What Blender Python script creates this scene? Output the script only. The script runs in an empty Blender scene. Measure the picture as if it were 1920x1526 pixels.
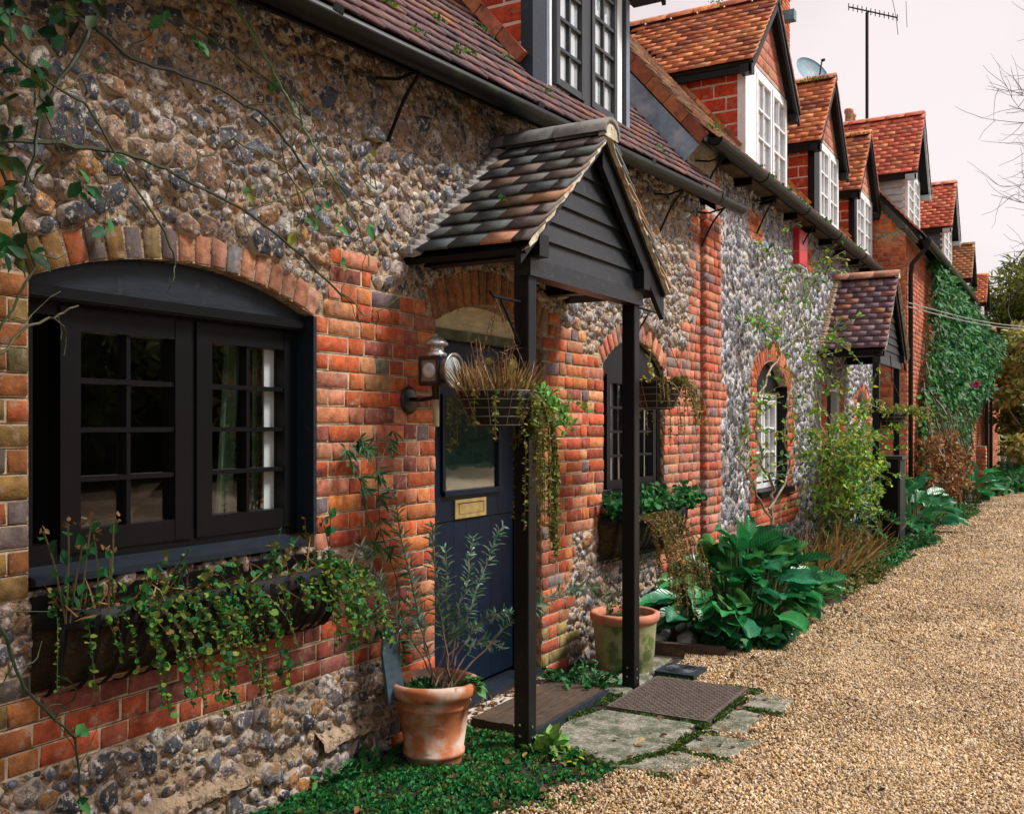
import bpy, bmesh, math, random
import numpy as np
from mathutils import Matrix, Vector, noise
random.seed(7); rng = np.random.default_rng(7)
sc = bpy.context.scene
COL = sc.collection
# ------------------------------------------------------------------ camera
F_PX, VP, HZ, CX, CH = 1850.0, 2020.0, 800.0, 2.75, 1.5
TH = math.atan((VP - 960) / F_PX); SN, CS = math.sin(TH), math.cos(TH)
cam = bpy.data.cameras.new('camera'); cam_o = bpy.data.objects.new('camera', cam); COL.objects.link(cam_o)
cam.sensor_width = 36; cam.lens = F_PX / 1920 * 36; cam.clip_end = 600; cam.clip_start = .05
cam.shift_y = (HZ - 763) / 1920
cam_o.location = (CX, 0, CH); cam_o.rotation_euler = (math.pi / 2, 0, TH)
sc.camera = cam_o
# ------------------------------------------------------------------ sky, sun, exposure
SUN_DIR = Vector((.62, .30, .80)).normalized()
w = bpy.data.worlds.new('World'); sc.world = w; w.use_nodes = True
nt = w.node_tree; nt.nodes.clear()
def N(nt, t, **k):
    n = nt.nodes.new(t)
    for a, b in k.items(): setattr(n, a, b)
    return n
out = N(nt, 'ShaderNodeOutputWorld'); bg = N(nt, 'ShaderNodeBackground')
sky = N(nt, 'ShaderNodeTexSky', sky_type='NISHITA'); sky.sun_disc = False
sky.sun_elevation = math.asin(SUN_DIR.z); sky.sun_rotation = math.atan2(SUN_DIR.x, SUN_DIR.y)
sm = N(nt, 'ShaderNodeMix', data_type='RGBA', blend_type='MULTIPLY'); sm.inputs[0].default_value = 1
sm.inputs[7].default_value = (.1, .1, .1, 1)
nt.links.new(sky.outputs[0], sm.inputs[6])
tc = N(nt, 'ShaderNodeTexCoord'); mp = N(nt, 'ShaderNodeMapping'); mp.inputs['Scale'].default_value = (1, 1, 2.4)
nz = N(nt, 'ShaderNodeTexNoise'); nz.inputs['Scale'].default_value = 1.7; nz.inputs['Detail'].default_value = 6; nz.inputs['Roughness'].default_value = .5
rp = N(nt, 'ShaderNodeValToRGB'); rp.color_ramp.elements[0].position = .36; rp.color_ramp.elements[0].color = (.46, .40, .40, 1)
rp.color_ramp.elements[1].position = .66; rp.color_ramp.elements[1].color = (.60, .525, .52, 1)
nt.links.new(tc.outputs['Generated'], mp.inputs[0]); nt.links.new(mp.outputs[0], nz.inputs[0]); nt.links.new(nz.outputs[0], rp.inputs[0])
mx = N(nt, 'ShaderNodeMix', data_type='RGBA'); mx.inputs[0].default_value = .9
nt.links.new(sm.outputs[2], mx.inputs[6]); nt.links.new(rp.outputs[0], mx.inputs[7])
nt.links.new(mx.outputs[2], bg.inputs[0]); bg.inputs[1].default_value = 1.0; nt.links.new(bg.outputs[0], out.inputs[0])
sl = bpy.data.lights.new('sun', 'SUN'); sl.energy = 3.3; sl.angle = math.radians(15); sl.color = (1, .95, .88)
so = bpy.data.objects.new('sun', sl); COL.objects.link(so); so.rotation_euler = SUN_DIR.to_track_quat('Z', 'Y').to_euler()
vs = sc.view_settings; vs.view_transform = 'Standard'; vs.look = 'None'; vs.exposure = 0.8; vs.gamma = 1; vs.use_curve_mapping = False
sc.cycles.max_bounces = 6; sc.cycles.diffuse_bounces = 3; sc.cycles.glossy_bounces = 3; sc.cycles.transparent_max_bounces = 16

# ------------------------------------------------------------------ helpers
def depth_of(x, y): return -(x - CX) * SN + y * CS
def in_view(x, y, z):
    d = depth_of(x, y)
    if d < .3: return 0
    u = 960 + F_PX * ((x - CX) * CS + y * SN) / d; v = HZ - F_PX * (z - CH) / d
    return 1 / d if -20 < u < 1940 and -20 < v < 1546 else 0

class MB:
    def __init__(s): s.V = []; s.F = []; s.C = []; s.c = (1, 1, 1)
    def add(s, V, F):
        b = len(s.V); s.V += [tuple(v) for v in V]; s.F += [tuple(i + b for i in f) for f in F]; s.C += [s.c] * len(F); return s
    def box(s, x0, x1, y0, y1, z0, z1):
        return s.add([(x0,y0,z0),(x1,y0,z0),(x1,y1,z0),(x0,y1,z0),(x0,y0,z1),(x1,y0,z1),(x1,y1,z1),(x0,y1,z1)],
                     [(0,3,2,1),(4,5,6,7),(0,1,5,4),(1,2,6,5),(2,3,7,6),(3,0,4,7)])
    def obox(s, c, U, Vv, W, a, b, d):
        c = Vector(c); U = Vector(U).normalized() * a / 2; Vv = Vector(Vv).normalized() * b / 2; W = Vector(W).normalized() * d / 2
        P = [c + U * i + Vv * j + W * k for k in (-1, 1) for j, i in ((-1,-1),(-1,1),(1,1),(1,-1))]
        return s.add(P, [(0,3,2,1),(4,5,6,7),(0,1,5,4),(1,2,6,5),(2,3,7,6),(3,0,4,7)])
    def bar(s, p, q, a, b, up=(0,0,1)):
        p, q = Vector(p), Vector(q); U = q - p; W = Vector(up); S = U.cross(W); W = S.cross(U)
        return s.obox((p + q) / 2, U, S, W, U.length, a, b)
    def tube(s, path, r, seg=6, cap=True):
        P = [Vector(p) for p in path]; n = len(P); R = r if hasattr(r, '__len__') else [r] * n
        V = []; prev = None
        for i in range(n):
            t = (P[min(i+1, n-1)] - P[max(i-1, 0)]).normalized()
            a = prev if prev is not None else (Vector((0,0,1)) if abs(t.z) < .9 else Vector((1,0,0)))
            a = (a - t * a.dot(t)).normalized(); prev = a; b = t.cross(a)
            for k in range(seg):
                g = 2 * math.pi * k / seg; V.append(P[i] + (a * math.cos(g) + b * math.sin(g)) * R[i])
        F = [(i*seg+k, i*seg+(k+1)%seg, (i+1)*seg+(k+1)%seg, (i+1)*seg+k) for i in range(n-1) for k in range(seg)]
        if cap: F += [tuple(range(seg-1, -1, -1)), tuple((n-1)*seg+k for k in range(seg))]
        return s.add(V, F)
    def lathe(s, prof, c, seg=32, a0=0, a1=2*math.pi):
        full = abs(a1 - a0 - 2*math.pi) < 1e-6; m = seg if full else seg + 1; V = []
        for r, z in prof:
            for k in range(m):
                g = a0 + (a1 - a0) * k / seg; V.append((c[0] + r*math.cos(g), c[1] + r*math.sin(g), c[2] + z))
        F = [(i*m+k, i*m+(k+1)%m, (i+1)*m+(k+1)%m, (i+1)*m+k) for i in range(len(prof)-1) for k in range(seg)]
        return s.add(V, F)
    def prism(s, poly, axis, a, b):
        f = {'x': lambda t, p: (t, p[0], p[1]), 'y': lambda t, p: (p[0], t, p[1]), 'z': lambda t, p: (p[0], p[1], t)}[axis]
        n = len(poly); V = [f(a, p) for p in poly] + [f(b, p) for p in poly]
        return s.add(V, [tuple(range(n-1, -1, -1)), tuple(range(n, 2*n))] + [(i, (i+1) % n, n+(i+1) % n, n+i) for i in range(n)])
    def mesh(s, name, mat, smooth=False, fix=True):
        me = bpy.data.meshes.new(name); me.from_pydata(s.V, [], s.F)
        ca = me.attributes.new('col', 'FLOAT_COLOR', 'FACE')
        ca.data.foreach_set('color', np.array([(c[0], c[1], c[2], 1) for c in s.C], dtype=np.float32).ravel())
        if fix:
            bm = bmesh.new(); bm.from_mesh(me); bmesh.ops.recalc_face_normals(bm, faces=bm.faces); bm.to_mesh(me); bm.free()
        if smooth: me.shade_smooth()
        me.materials.append(mat); me.update(); return me

BASE = {}
def link(o, parent=None):
    COL.objects.link(o)
    if parent is not None:
        o.parent = parent; o.matrix_parent_inverse = Matrix.Translation(-BASE.get(parent.name, Vector((0,0,0))))
    return o
def tag(o, label=None, cat=None, group=None, kind=None):
    if label: o['label'] = label
    if cat: o['category'] = cat
    if group: o['group'] = group
    if kind: o['kind'] = kind
    return o
def thing(name, base, label, cat, group=None):
    o = bpy.data.objects.new(name, None); o.location = base; o.empty_display_size = .1; COL.objects.link(o)
    BASE[o.name] = Vector(base); return tag(o, label, cat, group)
def part(name, mb, mat, parent, smooth=False, label=None, kind=None, fix=True):
    me = mb.mesh(name, mat, smooth, fix) if isinstance(mb, MB) else mb
    o = bpy.data.objects.new(name, me); link(o, parent); return tag(o, label, None, None, kind)
def solo(name, mb, mat, label=None, cat=None, group=None, smooth=False, kind=None, fix=True):
    me = mb.mesh(name, mat, smooth, fix) if isinstance(mb, MB) else mb
    n = len(me.vertices); co = np.empty(n*3, dtype=np.float32); me.vertices.foreach_get('co', co); co = co.reshape(-1, 3)
    b = np.array([(co[:,0].min()+co[:,0].max())/2, (co[:,1].min()+co[:,1].max())/2, co[:,2].min()])
    me.vertices.foreach_set('co', (co - b).astype(np.float32).ravel()); me.update()
    o = bpy.data.objects.new(name, me); o.location = b; COL.objects.link(o); BASE[o.name] = Vector(b); return tag(o, label, cat, group, kind)

def np_mesh(name, V, F, C, mat, smooth=False):
    """V (n,3), F (m,k) one polygon size, C (m,3) or None"""
    V = np.asarray(V, dtype=np.float32); F = np.asarray(F, dtype=np.int32); m, k = F.shape
    me = bpy.data.meshes.new(name); me.vertices.add(len(V)); me.vertices.foreach_set('co', V.ravel())
    me.loops.add(m*k); me.loops.foreach_set('vertex_index', F.ravel())
    me.polygons.add(m); me.polygons.foreach_set('loop_start', np.arange(0, m*k, k, dtype=np.int32))
    me.polygons.foreach_set('loop_total', np.full(m, k, dtype=np.int32))
    if smooth: me.polygons.foreach_set('use_smooth', np.ones(m, dtype=bool))
    me.update(calc_edges=True)
    if C is not None:
        ca = me.attributes.new('col', 'FLOAT_COLOR', 'FACE')
        ca.data.foreach_set('color', np.concatenate([C, np.ones((m,1))], 1).astype(np.float32).ravel())
    me.materials.append(mat); return me
def bulk(name, TV, TF, M, C, mat, smooth=False):
    """template (v,3),(f,k); M (n,3,4); C (n,3)"""
    TV = np.asarray(TV); TF = np.asarray(TF); n = len(M); v = len(TV)
    V = np.einsum('nij,vj->nvi', M[:, :, :3], TV) + M[:, None, :, 3]
    Fs = (TF[None] + (np.arange(n) * v)[:, None, None]).reshape(-1, TF.shape[1])
    return np_mesh(name, V.reshape(-1, 3), Fs, np.repeat(np.asarray(C), len(TF), 0), mat, smooth)

def scatter(name, temps, items, parent, mat_o, mat_a, limit=300, smooth=False, stuff_name=None):
    """items: (matrix 3x4 np, colour, template index). The limit that show largest become objects, the rest one part."""
    meshes = []
    def tm(i):
        V, Fc = temps[i]; return np_mesh(name, V, Fc, None, mat_o, smooth)
    meshes = [tm(i) for i in range(len(temps))]
    sc_ = []
    for M, c, t in items:
        p = M[:, 3]; vis = in_view(*p); s = abs(np.linalg.norm(M[:, 0]) * 1) + np.linalg.norm(M[:, 1]) + np.linalg.norm(M[:, 2])
        sc_.append(-vis * vis * s * s)
    order = sorted(range(len(items)), key=lambda i: sc_[i])
    for i in order[:limit]:
        M, c, t = items[i]; o = bpy.data.objects.new(name, meshes[t]); o.color = (*c, 1)
        m4 = Matrix([list(M[0]), list(M[1]), list(M[2]), [0,0,0,1]])
        link(o, parent); o.matrix_basis = m4
    rest = order[limit:]
    if rest:
        for t in sorted({items[i][2] for i in rest}): pass
        VV, FF, CC, b = [], [], [], 0
        for t in range(len(temps)):
            idx = [i for i in rest if items[i][2] == t]
            if not idx: continue
            TV, TF = (np.asarray(a) for a in temps[t]); M = np.array([items[i][0] for i in idx])
            V = (np.einsum('nij,vj->nvi', M[:, :, :3], TV) + M[:, None, :, 3]).reshape(-1, 3)
            Fs = (TF[None] + (np.arange(len(idx)) * len(TV))[:, None, None]).reshape(-1, TF.shape[1]) + b
            VV.append(V); FF.append(Fs); CC.append(np.repeat(np.array([items[i][1] for i in idx]), len(TF), 0)); b += len(V)
        me = np_mesh(stuff_name or name, np.concatenate(VV), np.concatenate(FF), np.concatenate(CC), mat_a, smooth)
        part(stuff_name or name, me, mat_a, parent, kind='stuff')

# ------------------------------------------------------------------ materials
def new_mat(name):
    m = bpy.data.materials.new(name); m.use_nodes = True; nt = m.node_tree; nt.nodes.clear()
    o = N(nt, 'ShaderNodeOutputMaterial'); b = N(nt, 'ShaderNodeBsdfPrincipled'); nt.links.new(b.outputs[0], o.inputs[0])
    return m, nt, b, o
def noise_tex(nt, scale, detail=4, rough=.6, src=None, vec=None):
    n = N(nt, 'ShaderNodeTexNoise'); n.inputs['Scale'].default_value = scale; n.inputs['Detail'].default_value = detail; n.inputs['Roughness'].default_value = rough
    if vec is None:
        g = N(nt, 'ShaderNodeNewGeometry'); vec = g.outputs['Position']
    nt.links.new(vec, n.inputs['Vector']); return n.outputs['Fac']
def ramp(nt, fac, a, b, ca=(0,0,0,1), cb=(1,1,1,1)):
    r = N(nt, 'ShaderNodeValToRGB'); e = r.color_ramp.elements; e[0].position = a; e[1].position = b; e[0].color = ca; e[1].color = cb
    nt.links.new(fac, r.inputs[0]); return r.outputs[0]
def mixc(nt, fac, a, b, mode='MIX'):
    m = N(nt, 'ShaderNodeMix', data_type='RGBA', blend_type=mode)
    for i, x in ((0, fac), (6, a), (7, b)):
        if hasattr(x, 'is_output'): nt.links.new(x, m.inputs[i])
        elif i == 0: m.inputs[0].default_value = x
        else: m.inputs[i].default_value = (*x[:3], 1)
    return m.outputs[2]
def source(nt, src):
    if src == 'obj': return N(nt, 'ShaderNodeObjectInfo').outputs['Color']
    if src == 'attr':
        a = N(nt, 'ShaderNodeAttribute'); a.attribute_name = 'col'; return a.outputs['Color']
    r = N(nt, 'ShaderNodeRGB'); r.outputs[0].default_value = (*src, 1); return r.outputs[0]
def mat(name, src, rough=.8, var=.3, vscale=12, spots=None, bump=.3, bscale=80, bdist=.004, spec=.4, metal=0, aniso=None, spots2=None, coat=0):
    """spots=(colour, scale, lo, hi): a second colour where a noise passes a threshold"""
    m, nt, b, o = new_mat(name); c = source(nt, src); vec = None
    if aniso:
        g = N(nt, 'ShaderNodeNewGeometry'); mp = N(nt, 'ShaderNodeMapping'); mp.inputs['Scale'].default_value = aniso
        nt.links.new(g.outputs['Position'], mp.inputs[0]); vec = mp.outputs[0]
    n1 = noise_tex(nt, vscale, 5, .65, vec=vec)
    lo, hi = 1 - var, 1 + var
    c = mixc(nt, 1, c, ramp(nt, n1, .3, .7, (lo, lo, lo, 1), (hi, hi, hi, 1)), 'MULTIPLY')
    for sp in (spots, spots2):
        if sp: c = mixc(nt, ramp(nt, noise_tex(nt, sp[1], 4, .6), sp[2], sp[3]), c, sp[0])
    nt.links.new(c, b.inputs['Base Color']); b.inputs['Roughness'].default_value = rough
    b.inputs['Specular IOR Level'].default_value = spec; b.inputs['Metallic'].default_value = metal; b.inputs['Coat Weight'].default_value = coat
    if bump:
        bp = N(nt, 'ShaderNodeBump'); bp.inputs['Strength'].default_value = bump; bp.inputs['Distance'].default_value = bdist
        nt.links.new(noise_tex(nt, bscale, 5, .65, vec=vec), bp.inputs['Height']); nt.links.new(bp.outputs[0], b.inputs['Normal'])
    return m
def flint_mat(name, src, lichen):
    m, nt, b, o = new_mat(name); c = source(nt, src)
    f = ramp(nt, noise_tex(nt, 46, 6, .72), .47, .54)
    c2 = mixc(nt, f, c, (.05, .055, .075)); c = mixc(nt, .85, c, c2)
    g = N(nt, 'ShaderNodeNewGeometry'); sx = N(nt, 'ShaderNodeSeparateXYZ'); nt.links.new(g.outputs['Normal'], sx.inputs[0])
    ad = N(nt, 'ShaderNodeMath', operation='MULTIPLY_ADD'); ad.inputs[1].default_value = .55; nt.links.new(noise_tex(nt, 24, 4, .65), ad.inputs[0]); nt.links.new(sx.outputs[0], ad.inputs[2])
    rind = ramp(nt, ad.outputs[0], .86, 1.02, (1,1,1,1), (0,0,0,1)); k = N(nt, 'ShaderNodeMath', operation='MULTIPLY'); k.inputs[1].default_value = .8; nt.links.new(rind, k.inputs[0])
    c = mixc(nt, k.outputs[0], c, (.50, .41, .33) if lichen else (.50, .51, .55))
    f = ramp(nt, noise_tex(nt, 38, 6, .75), .545, .60); c = mixc(nt, f, c, (.62, .56, .50))
    f = ramp(nt, noise_tex(nt, 140, 4, .6), .62, .7); c = mixc(nt, f, c, (.03, .03, .035))
    if lichen: c = mixc(nt, ramp(nt, noise_tex(nt, 9, 4, .6), .55, .72), c, (.22, .12, .04), 'MIX')
    nt.links.new(c, b.inputs['Base Color']); b.inputs['Roughness'].default_value = .38; b.inputs['Specular IOR Level'].default_value = .5
    bp = N(nt, 'ShaderNodeBump'); bp.inputs['Strength'].default_value = .9; bp.inputs['Distance'].default_value = .012
    nt.links.new(noise_tex(nt, 60, 6, .7), bp.inputs['Height']); nt.links.new(bp.outputs[0], b.inputs['Normal'])
    return m
def leaf_mat(name, src='attr', rough=.55, trans=.25):
    m, nt, b, o = new_mat(name); c = source(nt, src)
    c = mixc(nt, 1, c, ramp(nt, noise_tex(nt, 40, 3), .3, .7, (.7, .7, .7, 1), (1.25, 1.25, 1.25, 1)), 'MULTIPLY')
    nt.links.new(c, b.inputs['Base Color']); b.inputs['Roughness'].default_value = rough; b.inputs['Specular IOR Level'].default_value = .5 if rough < .4 else .22
    t = N(nt, 'ShaderNodeBsdfTranslucent'); nt.links.new(c, t.inputs[0]); mx = N(nt, 'ShaderNodeMixShader'); mx.inputs[0].default_value = trans
    nt.links.new(b.outputs[0], mx.inputs[1]); nt.links.new(t.outputs[0], mx.inputs[2]); nt.links.new(mx.outputs[0], o.inputs[0]); return m
def veined_leaf(name):
    m = leaf_mat(name, 'obj', .33, .22); nt = m.node_tree; b = [n for n in nt.nodes if n.type == 'BSDF_PRINCIPLED'][0]; t = [n for n in nt.nodes if n.type == 'BSDF_TRANSLUCENT'][0]
    src = b.inputs['Base Color'].links[0].from_socket; tc = N(nt, 'ShaderNodeTexCoord'); sp = N(nt, 'ShaderNodeSeparateXYZ'); nt.links.new(tc.outputs['Object'], sp.inputs[0])
    def mth(op, a, b_=None, c_=None):
        n = N(nt, 'ShaderNodeMath', operation=op)
        for i, x in enumerate((a, b_, c_)):
            if x is None: continue
            if hasattr(x, 'is_output'): nt.links.new(x, n.inputs[i])
            else: n.inputs[i].default_value = x
        return n.outputs[0]
    ax = mth('ABSOLUTE', sp.outputs[0]); w_ = mth('MULTIPLY_ADD', ax, -9.0, mth('MULTIPLY', sp.outputs[1], 9.0)); fr = mth('ABSOLUTE', mth('SUBTRACT', mth('FRACT', w_), .5))
    vein = mth('MAXIMUM', mth('LESS_THAN', fr, .07), mth('LESS_THAN', ax, .014)); c = mixc(nt, mth('MULTIPLY', vein, .45), src, (.16, .34, .13))
    c = mixc(nt, ramp(nt, noise_tex(nt, 11, 4, .65), .64, .74), c, (.22, .20, .05))
    nt.links.new(c, b.inputs['Base Color']); nt.links.new(c, t.inputs[0])
    bp = N(nt, 'ShaderNodeBump'); bp.inputs['Strength'].default_value = .5; bp.inputs['Distance'].default_value = .01; nt.links.new(fr, bp.inputs['Height']); nt.links.new(bp.outputs[0], b.inputs['Normal']); return m
def glass_mat(name, tint=(.9, .93, .92), refl=1.0):
    m, nt, b, o = new_mat(name); nt.nodes.remove(b)
    t = N(nt, 'ShaderNodeBsdfTransparent'); t.inputs[0].default_value = (*tint, 1)
    g = N(nt, 'ShaderNodeBsdfGlossy'); g.inputs['Roughness'].default_value = .015
    fr = N(nt, 'ShaderNodeFresnel'); gb = N(nt, 'ShaderNodeNewGeometry'); ma = N(nt, 'ShaderNodeMath', operation='MULTIPLY_ADD'); ma.inputs[1].default_value = 1/1.52 - 1.52; ma.inputs[2].default_value = 1.52; nt.links.new(gb.outputs['Backfacing'], ma.inputs[0]); nt.links.new(ma.outputs[0], fr.inputs[0])
    bp = N(nt, 'ShaderNodeBump'); bp.inputs['Strength'].default_value = .025; bp.inputs['Distance'].default_value = .02
    nt.links.new(noise_tex(nt, 5, 2), bp.inputs['Height']); nt.links.new(bp.outputs[0], g.inputs['Normal'])
    mu = N(nt, 'ShaderNodeMath', operation='MULTIPLY'); mu.inputs[1].default_value = 3.8 * refl; nt.links.new(fr.outputs[0], mu.inputs[0])
    mx = N(nt, 'ShaderNodeMixShader'); nt.links.new(mu.outputs[0], mx.inputs[0]); nt.links.new(t.outputs[0], mx.inputs[1]); nt.links.new(g.outputs[0], mx.inputs[2])
    nt.links.new(mx.outputs[0], o.inputs[0]); return m

BR = dict(rough=.9, var=.42, vscale=26, spots=((.34, .25, .19), 19, .57, .72), bump=.7, bscale=90, bdist=.006, spots2=((.045, .03, .026), 9, .60, .78))
M = {}
M['brick_o'] = mat('brick', 'obj', **BR); M['brick_a'] = mat('brick_mass', 'attr', **BR)
M['flint_o'] = flint_mat('flint', 'obj', True); M['flint_a'] = flint_mat('flint_mass', 'attr', True)
M['flint2_o'] = flint_mat('grey_flint', 'obj', False); M['flint2_a'] = flint_mat('grey_flint_mass', 'attr', False)
M['mortar'] = mat('lime_mortar', (.46, .335, .225), .95, .45, 16, ((.12, .07, .035), 34, .52, .62), 1, 50, .03, spots2=((.52, .44, .36), 46, .58, .68))  # dark spots paint the shade of crevices into the mortar colour
M['pointing'] = mat('pale_pointing', (.50, .38, .26), .95, .35, 20, ((.20, .13, .08), 14, .52, .68), .8, 110, .006)
M['cheek_joint'] = mat('cream_joint', (.62, .50, .40), .95, .2, 20, bump=.5, bscale=90)
M['mortar2'] = mat('grey_mortar', (.50, .44, .40), .95, .3, 14, ((.22, .19, .18), 30, .52, .66), .9, 70, .012)
TI = dict(rough=.8, var=.4, vscale=14, spots=((.06, .07, .025), 9, .60, .74), bump=.4, bscale=90, bdist=.003, spots2=((.30, .25, .20), 60, .66, .76))
M['tile_o'] = mat('clay_tile', 'obj', **TI); M['tile_a'] = mat('clay_tile_mass', 'attr', **TI)
M['black'] = mat('black_paint', (.0035, .0038, .0048), .42, .2, 6, bump=.12, bscale=30, bdist=.002, spec=.22)
M['blackwood'] = mat('black_stained_wood', (.0045, .0055, .007), .42, .5, 10, ((.022, .022, .020), 45, .63, .72), .35, bscale=22, bdist=.004, aniso=(6, 1, 9), spec=.3)
M['boards'] = mat('black_weatherboard', (.0095, .0130, .0165), .38, .5, 10, ((.045, .05, .053), 26, .60, .72), .35, 22, .004, aniso=(6, 1, 9), spec=.45)
M['navy'] = mat('navy_paint', (.003, .009, .024), .42, .25, 8, bump=.1, bscale=25, bdist=.002, spec=.25)
M['greyframe'] = mat('charcoal_paint', (.030, .035, .040), .45, .15, 8, bump=.08, bscale=30, bdist=.002)
M['bluegrey'] = mat('blue_grey_paint', (.16, .21, .28), .45, .25, 9, bump=.1, bscale=30, bdist=.002)
M['slateblue'] = mat('weathered_blue_wood', (.009, .016, .026), .5, .45, 10, ((.035, .045, .055), 24, .62, .74), .25, 22, .003, aniso=(6, 1, 9))
M['white'] = mat('white_paint', (.72, .74, .76), .5, .14, 10, ((.4, .42, .45), 30, .64, .75), .1, 40, .002)
M['cream'] = mat('cream_board', (.66, .60, .44), .7, .25, 8, ((.12, .11, .08), 14, .60, .72), .2, 30, .003, aniso=(3, 1, 5))
M['gutter'] = mat('black_gutter', (.006, .008, .008), .45, .3, 6, ((.018, .030, .010), 9, .56, .7), .05, 40, .002, spec=.25)
M['iron'] = mat('black_iron', (.006, .006, .007), .55, .2, 20, bump=.2, bscale=60, bdist=.002, spec=.2)
M['lead'] = mat('lead_sheet', (.20, .28, .36), .55, .4, 5, ((.42, .47, .52), 6, .50, .72), .2, 12, .01, spec=.5)
M['glass'] = glass_mat('window_glass'); M['glass2'] = glass_mat('old_glass', (.75, .85, .82), 1.2)
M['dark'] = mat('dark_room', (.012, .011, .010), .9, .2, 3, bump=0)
M['curtain'] = mat('white_curtain', (.80, .84, .88), .9, .12, 4, bump=.2, bscale=6, bdist=.02, aniso=(1, 12, .3))
M['greencurtain'] = mat('green_curtain', (.09, .18, .11), .9, .2, 4, bump=.3, bscale=6, bdist=.02, aniso=(1, 12, .3))
M['brass'] = mat('aged_brass', (.62, .47, .20), .42, .25, 20, bump=.08, bscale=60, bdist=.001, metal=.75)
M['steel'] = mat('tarnished_steel', (.58, .58, .56), .34, .3, 25, ((.20, .19, .18), 30, .62, .74), .05, 60, .001, metal=.85)
M['lampbody'] = mat('lamp_black', (.03, .028, .03), .35, .4, 20, ((.10, .08, .06), 22, .55, .7), .05, 60, .001, metal=.3)
M['lens'] = mat('lamp_lens', (.50, .58, .58), .15, .15, 8, bump=0, spec=.8)
M['terra'] = mat('terracotta', (.46, .155, .060), .8, .25, 9, ((.56, .42, .34), 5.5, .46, .60), .25, 60, .003, spots2=((.16, .07, .035), 13, .62, .74))
M['terra2'] = mat('mossy_terracotta', (.30, .30, .15), .85, .3, 7, ((.10, .14, .035), 7, .48, .58), .3, 50, .003, spots2=((.38, .22, .12), 6, .64, .7))
M['terra_rim'] = mat('terracotta_rim', (.48, .19, .11), .8, .25, 12, ((.22, .17, .08), 10, .58, .7), .25, 60, .003)
M['soil'] = mat('dark_soil', (.035, .024, .016), .98, .5, 30, bump=1, bscale=60, bdist=.02)
M['slab'] = mat('flagstone', (.25, .235, .19), .92, .5, 30, ((.075, .09, .055), 11, .40, .60), .9, 70, .012, spots2=((.48, .45, .38), 90, .60, .68))
M['checker'] = mat('rusty_plate', (.125, .10, .088), .62, .35, 24, ((.19, .145, .115), 40, .56, .68), .2, 80, .003, metal=.3)
M['castiron'] = mat('cast_iron', (.030, .042, .055), .45, .3, 24, bump=.2, bscale=80, bdist=.003, metal=.3)
M['timber'] = mat('weathered_timber', (.060, .040, .027), .75, .5, 12, ((.13, .075, .035), 5, .52, .68), .5, 22, .006, aniso=(8, 1, 4))
M['stone'] = mat('pale_stone', (.44, .40, .36), .85, .25, 14, bump=.4, bscale=60, bdist=.004)
M['bark'] = mat('grey_bark', (.15, .115, .08), .9, .4, 20, ((.12, .13, .05), 14, .55, .68), .6, 50, .006)
M['cane'] = mat('green_cane', 'attr', .6, .3, 20, bump=.2, bscale=60, bdist=.002)
M['leaf'] = leaf_mat('leaf'); M['leafgloss'] = veined_leaf('glossy_leaf'); M['dry'] = leaf_mat('dry_leaf', 'attr', .8, .2)
M['moss'] = leaf_mat('moss', 'attr', .8, .3)
M['coir'] = mat('coir_liner', (.040, .023, .010), .95, .6, 24, ((.05, .055, .015), 14, .5, .66), 1, 60, .02)
M['liner'] = mat('black_liner', (.010, .010, .009), .6, .3, 20, bump=.4, bscale=26, bdist=.008)
M['red'] = mat('red_plastic', (.55, .030, .040), .35, .1, 5, bump=0)
M['dish'] = mat('grey_dish', (.10, .19, .25), .6, .25, 22, ((.20, .28, .31), 12, .5, .7), .05, 60, .002)
M['slate'] = mat('slate_piece', (.05, .085, .11), .55, .35, 14, bump=.4, bscale=40, bdist=.004, aniso=(1, 1, 3))
M['wire'] = mat('wire', (.30, .30, .31), .5, .1, 5, bump=0)
M['wbwhite'] = mat('white_weatherboard', (.46, .50, .53), .6, .2, 9, ((.30, .34, .37), 16, .6, .74), .15, 22, .003)
M['wbslate'] = mat('slate_weatherboard', (.075, .10, .125), .55, .25, 9, bump=.15, bscale=22, bdist=.003)
# ------------------------------------------------------------------ templates
def brick_temp(L, h, d=.06, b=.0032, seed=0):
    r = random.Random(seed); j = lambda s: r.uniform(-s, s)
    V = []
    for x, k in ((-d/2, 0), (d/2 - b, 0), (d/2, b)):
        for sy, sz in ((-1,-1),(1,-1),(1,1),(-1,1)):
            V.append((x + j(.0014), sy*(L/2 - k) + j(.0032), sz*(h/2 - k) + j(.0026)))
    V = [(x/d, y/L, z/h) for x, y, z in V]
    F = [(8,9,10,11)]
    for a in (0, 4): F += [(a+i, a+(i+1)%4, a+4+(i+1)%4, a+4+i) for i in range(4)]
    return np.array(V), np.array(F)
BT = [brick_temp(.205, .064, seed=i) for i in range(4)] + [brick_temp(.096, .064, seed=10+i) for i in range(4)]
def ico(sub, seed, amp, flat=.6):
    bm = bmesh.new(); bmesh.ops.create_icosphere(bm, subdivisions=sub, radius=1); o = Vector((seed*7.3, seed*3.1, seed*1.7))
    for v in bm.verts:
        k = 1 + amp * noise.noise(v.co * 1.1 + o) * 1.3 + amp * .8 * noise.noise(v.co * 2.7 + o) + amp * .35 * noise.noise(v.co * 5.5 + o)
        v.co *= min(1.32, max(.62, k))
        if v.co.x > flat: v.co.x = flat + (v.co.x - flat) * .35
    V = np.array([v.co[:] for v in bm.verts]); Fc = np.array([[v.index for v in f.verts] for f in bm.faces]); bm.free(); return V, Fc
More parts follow.
